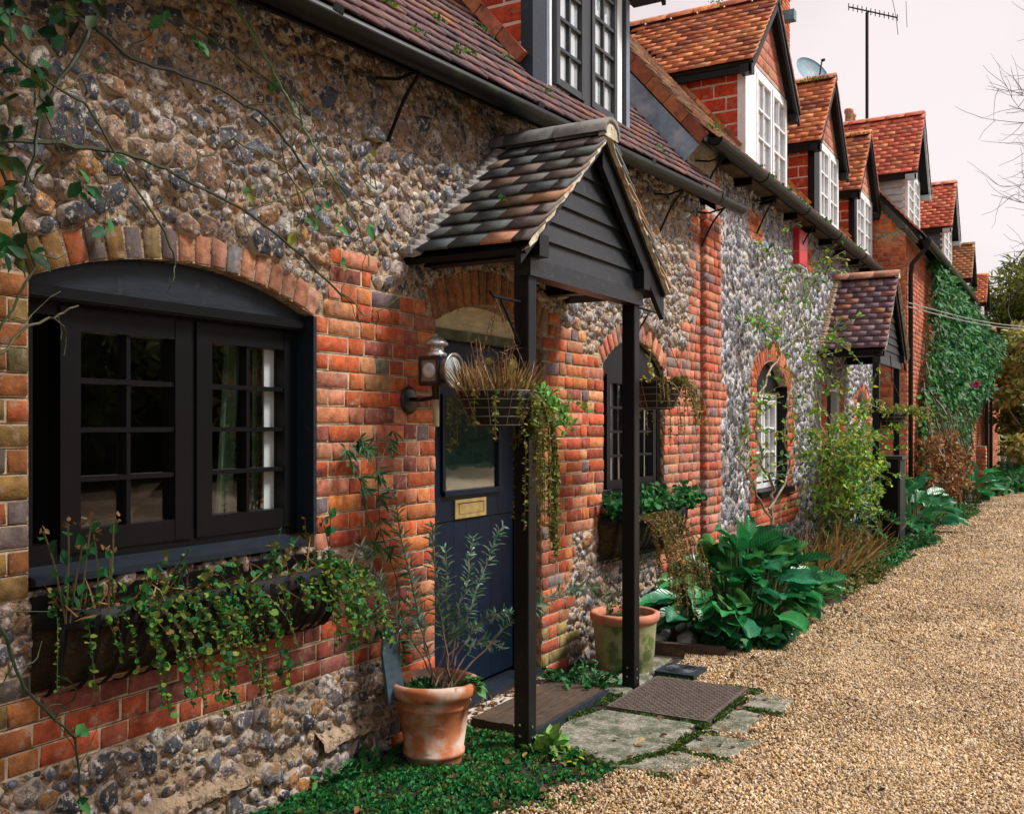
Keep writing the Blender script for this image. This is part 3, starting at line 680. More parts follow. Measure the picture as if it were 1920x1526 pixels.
# moss tufts grow on the tiles: later. gutter and its iron stays
mb = MB(); half_gutter(mb, (.235, .3, GZ(.3)+.005), (.235, 8.37, GZ(8.37)+.005), .058); gut = part('gutter', mb, M['gutter'], near, True)
for y in (2.95, 4.6, 6.2, 7.7): mb = MB(); half_gutter(mb, (.235, y-.03, GZ(y)+.004), (.235, y+.03, GZ(y)+.004), .064); part('gutter_union', mb, M['gutter'], near)
mb = MB(); mb.bar((.155, .3, GZ(.3)+.0), (.155, 6.0, GZ(6.0)+.0), .02, .10); part('fascia', mb, M['black'], near)
def stay(y, z, parent, L=.30, lean=0):
    m = MB(); pts = [(.02 + .20*t**.8, y, z - L*(1-t)**1.3*(1 - .25*math.sin(t*math.pi))) for t in np.linspace(0, 1, 8)]
    m.tube(pts, .009, 5); m.tube([(-.01, y-.10, z-.03), (.10, y-.03, z-.035), (.23, y, z)], .008, 5); part('gutter_stay', m, M['iron'], parent)
for y in (3.62, 6.0, 7.0, 7.95): stay(y, GZ(y)-.055, near)
# big window
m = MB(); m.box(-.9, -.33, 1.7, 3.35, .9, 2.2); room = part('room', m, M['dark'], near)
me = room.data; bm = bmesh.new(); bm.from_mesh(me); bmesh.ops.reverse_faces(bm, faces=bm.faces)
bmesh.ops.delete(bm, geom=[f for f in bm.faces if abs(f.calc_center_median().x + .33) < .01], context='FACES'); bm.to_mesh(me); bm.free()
big = casement_window(near, -.085, 1.862, 3.148, 1.055, 1.925, [(2.10, 2.49, 1.165, 1.815), (2.665, 3.055, 1.165, 1.815)], M['black'], frame_w=.07, dp=.07, bar=.017, rail=.075)
m = MB(); n = 14
pl = [(1.862, 1.90)] + [(3.148, 1.90)] + [(3.148 - 1.286*i/n, oW1.zhi(3.148 - 1.286*i/n)-.004) for i in range(n+1)]
m.prism(pl, 'x', -.075, -.05); part('lintel_board', m, M['slateblue'], big)
m = MB(); m.box(-.06, -.03, 1.87, 3.14, 1.905, 1.94); part('drip_bead', m, M['black'], big)
m = MB(); m.add([(-.10,1.864,1.062),(.03,1.864,1.04),(.03,3.06,1.04),(-.10,3.06,1.062),(-.10,1.864,.985),(.03,1.864,1.018),(.03,3.06,1.018),(-.10,3.06,.985)], [(0,1,2,3),(7,6,5,4),(0,4,5,1),(1,5,6,2),(2,6,7,3),(3,7,4,0)])
part('sill', m, M['slateblue'], big)
m = MB(); m.box(-.09, .018, 1.864, 3.146, .93, .984); part('sill_board', m, M['black'], big)
m = MB(); m.box(-.18, .012, 3.13, 3.1485, 1.06, 1.955); part('reveal_lining', m, M['slateblue'], big)
part('curtain', wavy(-.28, 2.86, 2.955, 1.0, 1.98, .012, lean=.07), M['greencurtain'], big)
part('curtain', wavy(-.20, 2.99, 3.03, 1.0, 1.98, .006, lean=.01), M['greencurtain'], big)
m = MB(); m.box(-.142, -.134, 2.995, 3.052, 1.10, 1.88); part('white_shutter', m, M['curtain'], big)
# front door
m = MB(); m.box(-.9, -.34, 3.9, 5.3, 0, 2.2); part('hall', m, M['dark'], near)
door = MB(); door.box(-.175, -.135, 4.13, 5.03, .09, 1.955)
door = part('door', door, M['navy'], near)
m = MB()
for k in range(7): y = 4.135 + k*.128; m.box(-.136, -.128, y, y+.122, .10, 1.0)
for y in (4.135, 4.88): m.box(-.136, -.122, y, y+.145, 1.005, 1.95)
m.box(-.136, -.123, 4.28, 4.88, 1.68, 1.95); m.box(-.136, -.124, 4.28, 4.88, 1.003, 1.13)
for b_ in range(7):
    mm = MB(); y = 4.135 + b_*.128; mm.box(-.134, -.124, y, y+.126, .10, 1.0); part('door_plank', mm, M['navy'], door)
m = MB(); m.box(-.134, -.118, 4.135, 4.28, 1.004, 1.95); m.box(-.134, -.118, 4.84, 5.025, 1.004, 1.95); m.box(-.134, -.119, 4.28, 4.84, 1.66, 1.95); m.box(-.134, -.119, 4.28, 4.84, 1.004, 1.15)
part('door_stile', m, M['navy'], door)
m = MB(); m.box(-.13, -.095, 4.27, 4.86, 1.135, 1.162); m.box(-.13, -.105, 4.262, 4.285, 1.162, 1.67); m.box(-.13, -.105, 4.835, 4.858, 1.162, 1.67); part('glazing_bead', m, M['navy'], door)
m = MB(); m.box(-.126, -.121, 4.28, 4.84, 1.15, 1.66); part('door_glass', m, M['glass2'], door)
m = MB(); m.box(-.133, -.1345, 4.28, 4.84, 1.15, 1.66); part('door_lining', m, mat('painted_green_reflection', (.05, .13, .12), .6, .5, 5, bump=0), door)  # green sheet behind the glass, its colour stands in for the glass reflection
m = MB(); m.box(-.12, -.108, 4.385, 4.70, 1.01, 1.11); lb = part('letterbox', m, M['brass'], door)
m = MB(); m.box(-.108, -.104, 4.42, 4.665, 1.035, 1.088); part('letter_flap', m, M['brass'], lb) if False else part('letter_flap', m, M['brass'], door)
m = MB(); m.box(-.1085, -.1035, 4.415, 4.67, 1.088, 1.0925); m.box(-.1085, -.1035, 4.664, 4.669, 1.033, 1.09); part('flap_edge', m, M['black'], door)
m = MB(); m.box(-.20, -.10, 4.034, 4.128, .0, 1.96); m.box(-.20, -.10, 5.032, 5.146, .0, 1.96); m.box(-.20, -.10, 4.034, 5.146, 1.962, 2.0); part('door_frame', m, M['black'], near)
m = MB(); m.box(-.1, -.085, 5.04, 5.10, .1, 1.9); part('frame_edge', m, M['bluegrey'], near)
m = MB(); n = 12; pl = [(4.034, 2.0), (5.146, 2.0)] + [(5.146-1.112*i/n, oD.zhi(5.146-1.112*i/n)-.003) for i in range(n+1)]
m.prism(pl, 'x', -.12, -.09); part('door_tympanum', m, M['cream'], near)
m = MB(); m.box(-.13, -.075, 4.034, 5.146, 1.955, 2.005); part('door_transom', m, mat('mossy_board', (.10,.12,.07), .8, .4, 10, ((.25,.25,.18), 18, .55, .7), .3, 30, .003), near)
m = MB(); m.box(-.17, .02, 4.035, 5.145, .02, .075); part('threshold', m, M['slateblue'], near)
# arched window beside the pier
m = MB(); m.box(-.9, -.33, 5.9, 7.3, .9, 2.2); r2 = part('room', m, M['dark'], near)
aw = casement_window(near, -.03, 6.022, 7.138, 1.0, 1.90, [(6.20, 6.49, 1.13, 1.80), (6.66, 6.98, 1.13, 1.80)], M['black'], frame_w=.06, dp=.06, bar=.017, rail=.06)
m = MB(); n = 12; pl = [(6.022, 1.90), (7.138, 1.90)] + [(7.138-1.116*i/n, oW2.zhi(7.138-1.116*i/n)-.003) for i in range(n+1)]
m.prism(pl, 'x', -.06, -.035); part('arch_board', m, M['black'], aw)
m = MB(); m.box(-.09, .03, 6.024, 7.136, .962, .998); part('sill', m, M['slateblue'], aw)
part('curtain', wavy(-.14, 6.05, 7.1, 1.0, 1.9, .012, n=80), M['curtain'], aw)

# ------------------------------------------------------------------ dormers
def zroof(x, ex, ez): return ez + (ex - x)*math.tan(PITCH)
def dormer(parent, yc, half, xf, zb, zt, za, ex, ez, cheek, pal, frame, glass='glass', cur=True, barge='blackwood', over=.14, fo=.13, indiv=True, win=None, corner=None, post=None, gable='brick', tilemoss=True, back=1.9, rows=3, ncols=2, ch=.13, cl=.24, fillet=True, label=None):
    y0, y1 = yc-half, yc+half
    core = MB(); core.prism([(y0, zb), (y1, zb), (y1, zt), (yc, za-.03), (y0, zt)], 'x', xf-.02, xf-back); 
    D = part('dormer', core, M['cheek_joint'] if cheek == 'brick' else M[cheek], parent, label=label)
    items = []
    if cheek == 'brick':
        n = int((zt-zb)/ch)+1
        for k in range(n):
            z = zt - (k+.5)*ch; x = xf - .05 - (k % 2)*cl*.5
            xs = [xf-.05] + [x - i*cl for i in range(int(back/cl)) if x - i*cl < xf-.06]
            for a, b in zip(xs, xs[1:]):
                if zroof((a+b)/2, ex, ez) > z + .02: continue
                l = a-b-.016; Mx = np.array([[0,-l,0,(a+b)/2],[-.06,0,0,y0+.025+random.uniform(-.002,.002)],[0,0,ch-.016,z]])
                items.append((Mx, pick(pal, .2), random.randrange(4)))
        if items: scatter('brick', BT, items, D, M['brick_o'], M['brick_a'], limit=300 if indiv else 0)
    else:
        n = int((zt-zb)/.11)
        for k in range(n):
            z = zb + k*.11
            if z > zt - .05: break
            m = MB(); m.add([(xf-.02,y0-.004,z+.11),(xf-.02,y0-.026,z),(xf-back,y0-.026,z),(xf-back,y0-.004,z+.11),(xf-.02,y0+.002,z+.11),(xf-.02,y0+.002,z),(xf-back,y0+.002,z),(xf-back,y0+.002,z+.11)], [(0,1,2,3),(7,6,5,4),(0,4,5,1),(1,5,6,2),(2,6,7,3),(3,7,4,0)])
            part('weatherboard', m, M[cheek], D)
    # front window with a white curtain behind
    wz0, wz1 = zb+.05, zt-.02; pa = y0 + (post or .05)
    nl = 2; fw = .045
    ln = []; usable0, usable1 = pa+.03, y1-.03; g = .03
    if win: ln = win
    else:
        mid = (usable0+usable1)/2; ln = [(usable0+.085, mid-.07, wz0+.12, wz1-.10), (mid+.07, usable1-.085, wz0+.12, wz1-.10)]
    Wn = casement_window(D, xf+.012, usable0-.02, usable1+.02, wz0, wz1, ln, M[frame], glass=glass, frame_w=fw, dp=.05, bar=.02, rail=.045, nrows=rows, ncols=ncols)
    # deeper levels are not allowed: casements and panes become children of the dormer itself
    for chd in list(Wn.children): chd.parent = D
    if cur: part('curtain', wavy(xf-.012 if False else xf-.0155, usable0+.02, usable1-.02, wz0+.06, wz1-.06, .004, n=60, wl=.06), M['curtain'], D)
    if post:
        m = MB(); m.box(xf-.06, xf+.02, y0-.012, pa+.008, zb, zt); part('corner_post', m, M[corner or 'black'], D)
    if corner == 'slateblue':
        for ya, yb in ((pa+.009, pa+.038), (y1-.052, y1+.006)): m = MB(); m.box(xf-.05, xf+.016, ya, yb, zb-.02, zt); part('frame_strip', m, M['bluegrey'], D)
    # gable triangle
    m = MB(); m.prism([(y0+.03, zt), (y1-.03, zt), (yc, za-.06)], 'x', xf-.03, xf+.006); part('gable_panel', m, M['gable_brick'] if gable == 'brick' else M[gable], D)
    if gable == 'brick' and indiv:
        it = []
        for k in range(int((za-zt)/.11)):
            z = zt + .03 + (k+.5)*.11; hw = (half-.06)*(1-(z-zt)/(za-zt)) - .05
            if hw < .06: break
            y = yc-hw
            while y < yc+hw-.04:
                e = min(y+.22, yc+hw); it.append((np.array([[.04,0,0,xf-.008],[0,e-y-.014,0,(y+e)/2],[0,0,.096,z]]), pick(P_PINK, .2), random.randrange(4))); y = e
        scatter('brick', BT, it, D, M['brick_o'], M['brick_a'])
    # roof: two slopes with tiles, ridge, barge boards
    sl = Vector((0, half+over, 0)); rise = za - zt; drop = over*rise/half
    xb = xf - back
    for sgn in (-1, 1):
        ye, ze = yc + sgn*(half+over), zt - drop
        Vd = Vector((0, -sgn*(half+over), rise+drop)); L = Vd.length
        m = MB(); Nn = Vector((0, sgn*(rise+drop), half+over)).normalized()
        A = Vector((xf+fo, ye, ze)); B = Vector((xb, ye, ze)); P = [A, B, B+Vd, A+Vd]; Q = [p - Nn*.03 for p in P]
        m.add(P+Q, [(0,1,2,3),(7,6,5,4),(0,4,5,1),(1,5,6,2),(2,6,7,3),(3,7,4,0)]); part('roof_deck', m, M['dark'], D)
        O = (xf+fo, ye, ze)
        cf = lambda p: pick(pal_roof)
        def keep(p): return p.z > zroof(p.x, ex, ez) - .02
        pal_roof = PALR[0]
        it = tiles(O, (-1, 0, 0), Vd, back+fo, L, .098, cols=cf, keep=keep, jit=.4)
        scatter('roof_tile', TT, it, D, M['tile_o'], M['tile_a'], limit=300 if (indiv and sgn < 0) else 0)
        # barge board
        m = MB(); a = Vector((xf+fo-.012, ye, ze)); b = a + Vd; c = Vector((0,0,-.13))
        m.add([a+Vector((0,0,-.025)), b+Vector((0,0,-.025)), b+c, a+c, a+Vector((-.03,0,-.025)), b+Vector((-.03,0,-.025)), b+c+Vector((-.03,0,0)), a+c+Vector((-.03,0,0))], [(0,1,2,3),(7,6,5,4),(0,4,5,1),(1,5,6,2),(2,6,7,3),(3,7,4,0)])
        part('barge_board', m, M[barge], D)
        m = MB(); m.box(xf-.0, xf+fo-.02, min(ye, ye-sgn*.12), max(ye, ye-sgn*.12), ze-.10, ze-.02); part('eave_block', m, M[barge], D)
        m = MB(); m.bar((xf+fo-.04, ye-sgn*.05, ze-.05), (xb+.3, ye-sgn*.05, ze-.05), .04, .07); part('soffit', m, M['black'], D)
    nr = int((back+fo)/.3)
    for i in range(nr):
        x1 = xf+fo - i*.3
        if zroof(x1-.15, ex, ez) > za + .05: break
        m = MB(); m.c = pick(PALR[0]); prof = [(math.cos(t)*.085, math.sin(t)*.07) for t in np.linspace(-.1, math.pi+.1, 7)]
        V = [(x1, yc+a, za+.0+b) for a, b in prof] + [(x1-.29, yc+a, za+.0+b) for a, b in prof]; V += [(x1, yc+a*.82, za-.012+b*.82) for a, b in prof] 
        k = len(prof); m.add(V, [(j, j+1, k+j+1, k+j) for j in range(k-1)] + [(j+1, j, 2*k+j, 2*k+j+1) for j in range(k-1)]); part('ridge_tile', m, M['tile_a'], D, True)
    # creasing tiles where the cheek meets the main roof
    if fillet:
        d = Vector((-CP, 0, SP)); p = Vector((xf-.04, y0-.02, zroof(xf-.04, ex, ez)+.05))
        k = 0
        while p.z < zt - .1 and k < 9:
            m = MB(); m.c = pick(P_ORANGE if cheek == 'brick' else P_PLUM); q = p + d*.215; m.bar(p, q, .075, .075, (SP, 0, CP)); part('fillet_tile', m, M['tile_a'], D); p = p + d*.225; k += 1
    return D
M['palebarge'] = mat('pale_barge', (.40, .46, .50), .6, .2, 9, bump=.1)
M['gable_brick'] = mat('gable_brick', (.42, .30, .25), .9, .3, 12)
PALR = [P_PLUM]
dormer(near, 5.83, .72, -.05, 3.48, 4.78, 5.6, .17, GZ(5.8)+.06, 'brick', P_DORM, 'greyframe', corner='slateblue', post=.16, win=[(5.46, 5.77, 3.66, 4.62), (5.97, 6.29, 3.66, 4.62)], rows=5, fo=.26, over=.12, gable='black', ch=.125, cl=.26, label='black casement dormer with net curtains')
# ================================================================== second cottage
second = thing('flint_cottage', (-2.4, 12, 0), 'grey flint cottage with three brick cheeked dormers and white casements', 'cottage')
oW3 = Open(9.65, 10.82, .80, 1.93, .25, .20); oD2 = Open(12.80, 13.62, 0, 2.02, .0, .0); oW4 = Open(14.75, 15.55, .85, 1.88, .14, .12)
ops2 = [oW3, oD2, oW4]
part('wall', wall_mesh(8.40, 16.32, -.05, lambda y: 3.95, ops2), M['mortar2'], second)
m = MB(); m.prism([(0,3.2),(0,3.9),(-3.0,3.9+3*math.tan(PITCH)),(-3.0,3.2)], 'y', 7.60, 8.4); part('gable_wall', m, M['mortar2'], second)
def iv2(z, k):
    t = jag2[k]; j = jag[k]; o = [(8.38, 8.42 + t*.6 + (.26 if 1.68 < z < 1.86 else 0))]
    if .40 < z < .60: o.append((8.6, 9.45))
    if .42 < z < .80: o.append((9.55, 11.35))
    if .60 < z < 2.1: o += [(9.44 - t*.3, 9.65), (10.82, 11.02 + t)]
    if z < 2.05: o += [(12.5 - t, 12.80), (13.62, 13.85 + t)]
    if .85 < z < 1.98: o += [(14.5 - t, 14.75), (15.55, 15.75 + t)]
    if 3.30 < z < 3.66: o += [(9.35, 9.75 + t), (11.6, 11.95+t)]
    return o
def pal2(y, z):
    if y < 9.5 and z < .62: return pick(P_PURP)
    if y < 8.8: return pick(P_PINK)
    return pick([(4,(.46,.10,.035)),(3,(.40,.085,.035)),(2,(.44,.15,.08))])
occ2 = {}
SH2 = MB(); it = lay(iv2, 0, 3.9, pal2, x=.007, ops=ops2, occ=occ2, sheet=SH2); part('pointing', SH2, M['pointing'], second); it = it + ring(oW3, pal2) + ring(oW4, pal2)
scatter('brick', BT, it, second, M['brick_o'], M['brick_a'])
def ok2(y, z, r):
    for o in ops2:
        if o.has(y, z, r*.7): return False
    for a, b in occ2.get(int(z/CH_), ()):
        if a - r*.8 < y < b + r*.8: return False
    return z < 3.85
fl = flints(8.4, 16.3, .02, 3.85, ok2, P_FLINT2, [(.055, 900), (.042, 6000), (.031, 14000), (.022, 18000)], .05, ratio=1.6, prot=.85, tall=True)
scatter('flint', FTALL, fl, second, M['flint2_o'], M['flint2_a'])
EX2, EZ2 = .17, 3.86
m = MB(); roof_slab(m, 7.58, 16.3, EX2, EZ2-.02, EZ2-.02, 4.4); part('roof_deck', m, M['dark'], second)
def keep2(p):
    for c, h in ((10.2,.80),(13.0,.73),(15.5,.75)):
        if c-h < p.y < c+h and p.x < -.02: return False
    return True
it = tiles((EX2+.015, 7.56, EZ2-.015), (0,1,0), (-CP,0,SP), 8.74, 4.3, .1, cols=lambda p: pick([(3,(.30,.13,.07)),(2,(.22,.12,.07)),(2,(.16,.10,.065)),(1,(.34,.22,.13))]), keep=keep2)
scatter('roof_tile', TT, it, second, M['tile_o'], M['tile_a'])
# verge: hanging tiles, then lead flashing down on to the lower roof
d = Vector((-CP,0,SP))
for k in range(12):
    p = Vector((.17, 7.575, 3.80)) + d*(k*.235); m = MB(); m.c = pick([(3,(.36,.12,.05)),(2,(.30,.10,.045))]); m.bar(p, p+d*.228, .03, .10, (SP,0,CP)); part('verge_tile', m, M['tile_a'], second)
m = MB(); n = 16; V = []
for i in range(n+1):
    p = Vector((.14,7.55,3.74)) + d*(i*.2); q = p + Vector((SP,0,CP))*(-.17 - .07*i/n - .01*math.sin(i*2.1)); V += [p, q + Vector((0,-.02,-.02)), q + Vector((0,-.10,-.005))]
m.add(V, [(3*i,3*i+1,3*i+4,3*i+3) for i in range(n)] + [(3*i+1,3*i+2,3*i+5,3*i+4) for i in range(n)]); part('lead_flashing', m, M['lead'], second)
m = MB(); half_gutter(m, (.245, 7.62, 3.80), (.245, 16.1, 3.80), .066); m.add([(.245+.066*math.cos(g), 7.62, 3.80+.066*math.sin(g)) for g in np.linspace(math.pi, 2*math.pi, 9)], [tuple(range(9))]); part('gutter', m, M['gutter'], second, False)
for y in (9.0, 10.6, 12.2, 13.8, 15.2):
    m = MB(); half_gutter(m, (.245, y-.04, 3.80), (.245, y+.04, 3.80), .074); part('gutter_union', m, M['gutter'], second)
for y in (7.95, 9.6, 11.2, 12.6, 14.2): stay(y, 3.735, second, .34)
m = MB(); m.box(0, .15, 8.4, 16.3, 3.78, 3.80); part('soffit', m, M['timber'], second)
for k in range(9):
    y = 8.9 + k*.85; m = MB(); m.box(0, .16, y, y+.055, 3.71, 3.776); part('rafter_end', m, M['black'], second)
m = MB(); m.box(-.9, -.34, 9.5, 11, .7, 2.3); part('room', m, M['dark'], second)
w3 = casement_window(second, -.10, 9.652, 10.818, .86, 1.86, [(9.76, 10.16, .98, 1.74), (10.30, 10.70, .98, 1.74)], M['white'], frame_w=.05, dp=.06, bar=.022, rail=.045, nrows=3)
m = MB(); n = 12; pl = [(9.652, 1.86), (10.818, 1.86)] + [(10.818-1.166*i/n, oW3.zhi(10.818-1.166*i/n)-.003) for i in range(n+1)]
m.prism(pl, 'x', -.13, -.085); part('arch_board', m, M['black'], w3)
m = MB(); m.box(-.3, .01, 10.80, 10.817, .86, 1.93); part('reveal_lining', m, M['black'], w3)
m = MB(); m.box(-.16, .06, 9.60, 10.95, .795, .855); part('sill', m, M['black'], w3)
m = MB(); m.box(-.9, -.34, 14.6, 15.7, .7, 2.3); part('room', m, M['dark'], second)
w4 = casement_window(second, -.08, 14.752, 15.548, .88, 1.86, [(14.84, 15.46, .98, 1.76)], M['white'], frame_w=.05, dp=.06, bar=.022, rail=.045, nrows=3, ncols=3)
m = MB(); m.box(-.16, -.11, 12.86, 13.56, .05, 1.96); dr = part('door', m, M['dark'], second)
m = MB(); m.box(-.14, -.02, 12.80, 12.86, 0, 2.02); m.box(-.14, -.02, 13.56, 13.62, 0, 2.02); m.box(-.14, -.022, 12.86, 13.56, 1.96, 2.02); part('door_frame', m, M['white'], dr)
PALR[0] = P_ORANGE
dk = dict(fo=.13, rows=3, ch=.135, cl=.25, back=2.3)
dormer(second, 10.2, .80, -.05, 4.0, 5.12, 5.93, EX2, EZ2, 'brick', P_DORM, 'white', corner='white', post=.34, win=[(9.84, 10.30, 4.14, 5.0), (10.44, 10.90, 4.14, 5.0)], label='dormer with red brick cheek and open white casement', **dk)
dormer(second, 13.0, .72, -.05, 4.0, 5.10, 5.95, EX2, EZ2, 'brick', P_DORM, 'white', corner='black', post=.26, label='middle brick cheeked dormer with mossy ridge', **dk)
dormer(second, 15.5, .74, -.05, 4.0, 5.02, 5.88, EX2, EZ2, 'brick', P_DORM, 'white', corner='black', post=.16, label='third dormer with narrow white casement', **dk)
# ================================================================== third cottage (projects towards the lane)
third = thing('ivy_cottage', (-2.4, 20.6, 0), 'orange brick cottage beyond, its front wall covered in ivy', 'cottage')
EX3, EZ3 = .66, 4.45
m = MB(); m.prism([(-2.5,0),(.44,0),(.44,4.5),(.3,4.62),(-2.5,4.62+2.8*math.tan(PITCH))], 'y', 16.33, 24.9); part('wall', m, M['mortar'], third)
it = lay(lambda z, k: [(-.3, .435)], 0, 4.5, lambda y, z: pick([(4,(.50,.13,.04)),(3,(.44,.10,.035)),(1,(.48,.18,.08))]), x=.004, swap=16.33)
it += lay(lambda z, k: [(-2.0, min(.3, .44-(z-4.5)*.9))] if z > 4.5 else [], 4.53, 6.4, lambda y, z: pick([(4,(.50,.13,.04)),(3,(.44,.10,.035))]), x=.004, swap=16.33)
it += lay(lambda z, k: [(16.34, 19.6)], 0, 4.5, lambda y, z: pick([(3,(.46,.13,.065)),(3,(.40,.10,.05)),(1,(.30,.10,.07))]), x=.446)
scatter('brick', BT, it, third, M['brick_o'], M['brick_a'])
m = MB(); roof_slab(m, 16.2, 25, EX3, EZ3, EZ3, 4.6); part('roof_deck', m, M['dark'], third)
it = tiles((EX3+.015, 16.16, EZ3+.005), (0,1,0), (-CP,0,SP), 8.9, 4.5, .1, cols=lambda p: pick([(3,(.40,.15,.06)),(2,(.30,.12,.06)),(1,(.18,.12,.06))]))
scatter('roof_tile', TT, it, third, M['tile_o'], M['tile_a'], limit=60)
m = MB(); half_gutter(m, (EX3+.07, 16.3, EZ3-.04), (EX3+.07, 25, EZ3-.04), .06); part('gutter', m, M['gutter'], third)
m = MB(); m.tube([(EX3+.07, 16.42, EZ3-.08), (EX3+.05, 16.42, EZ3-.2), (.52, 16.40, EZ3-.42), (.50, 16.40, EZ3-.6), (.50, 16.40, .1)], .036, 8); m.lathe([(.03,0),(.07,.10),(.075,.18)], (EX3+.07, 16.42, EZ3-.22), 10); part('downpipe', m, M['gutter'], third, True)
PALR[0] = P_SALMON
d5 = dict(fo=.18, back=2.2, indiv=False, gable='bluegrey', barge='palebarge', fillet=False, rows=4, over=.16)
dormer(third, 17.28, .72, .42, 4.62, 5.66, 6.58, EX3, EZ3, 'wbwhite', P_DORM, 'white', post=.05, corner='white', label='white weatherboarded dormer with salmon tiled roof', **d5)
dormer(third, 22.2, .72, .42, 4.62, 5.66, 6.52, EX3, EZ3, 'wbslate', P_DORM, 'white', post=.05, corner='white', label='slate blue weatherboarded dormer', **d5)
# chimney and aerials behind
# ================================================================== far cottage
far = thing('far_cottage', (-2.4, 32, 0), 'farthest brick cottage of the row with two small tiled dormers', 'cottage')
EX4, EZ4 = .52, 4.42
m = MB(); m.prism([(-2.5,0),(.3,0),(.3,4.45),(-2.5,4.45+2.8*math.tan(PITCH))], 'y', 24.95, 40); part('wall', m, M['mortar'], far)
it = lay(lambda z, k: [(25, 39.5)], 0, 4.4, lambda y, z: pick(P_RED), x=.306); scatter('brick', BT, it, far, M['brick_o'], M['brick_a'], limit=0)
m = MB(); roof_slab(m, 25.02, 40.2, EX4, EZ4, EZ4, 4.6); part('roof_deck', m, M['dark'], far)
it = tiles((EX4+.015, 25.02, EZ4+.005), (0,1,0), (-CP,0,SP), 15, 4.5, .14, .22, cols=lambda p: pick([(3,(.36,.15,.06)),(2,(.26,.12,.06))])); scatter('roof_tile', TT, it, far, M['tile_o'], M['tile_a'], limit=0)
PALR[0] = [(4,(.36,.17,.07)),(3,(.30,.15,.07)),(2,(.44,.20,.08))]
d7 = dict(d5); d7.update(barge='black', gable='black')
dormer(far, 28.0, .62, .28, 4.5, 5.42, 6.2, EX4, EZ4, 'wbslate', P_DORM, 'white', post=.05, corner='white', label='small dormer with brown tiles', **d7)
PALR[0] = P_ORANGE
dormer(far, 32.6, .62, .28, 4.5, 5.30, 6.02, EX4, EZ4, 'wbslate', P_DORM, 'white', post=.05, corner='white', label='last small dormer with orange tiles', **d7)
def chimney(parent, x, y, z0, z1, a=.6, b=.5, pots=2, ph=.45):
    m = MB(); m.box(x-a/2+.01, x+a/2-.01, y-b/2+.01, y+b/2-.01, z0, z1); m.box(x-a/2-.05, x+a/2+.05, y-b/2-.05, y+b/2+.05, z1-.28, z1-.14); C_ = part('chimney', m, M['mortar'], parent); it = []
    for k in range(int((z1-z0)/CH_)):
        z = z0+(k+.5)*CH_; g = .04 if z1-.3 < z < z1-.1 else 0
        for yy, L0 in ((y-b/2-g, a+2*g),):
            xx = x-a/2-g + (0 if k % 2 else -.1)
            while xx < x+a/2+g-.03:
                s, e = max(xx, x-a/2-g), min(xx+.215, x+a/2+g); it.append((np.array([[0,-(e-s-.01),0,(s+e)/2],[-.06,0,0,yy+.022],[0,0,.064,z]]), pick(P_RED), random.randrange(4))); xx += .215
        yy = y-b/2-g + (0 if k % 2 else -.1)
        while yy < y+b/2+g-.03:
            s, e = max(yy, y-b/2-g), min(yy+.215, y+b/2+g); it.append((np.array([[.06,0,0,x+a/2+g-.022],[0,e-s-.01,0,(s+e)/2],[0,0,.064,z]]), pick(P_RED), random.randrange(4))); yy += .215
    scatter('brick', BT, it, C_, M['brick_o'], M['brick_a'], limit=0)
    for i in range(pots):
        m = MB(); m.lathe([(.10,0),(.115,.06),(.10,.10),(.095,ph-.12),(.12,ph-.10),(.12,ph-.03),(.10,ph),(.08,ph),(.08,.1)], (x, y - b/2 + b*(i+.5)/pots, z1), 14); part('chimney_pot', m, M['terra'], C_, True)
    return C_
chimney(third, -2.62, 20.2, 7.0, 10.6, .42, .7)
chimney(far, -2.5, 27.3, 6.8, 9.35, .6, .8, ph=.55)
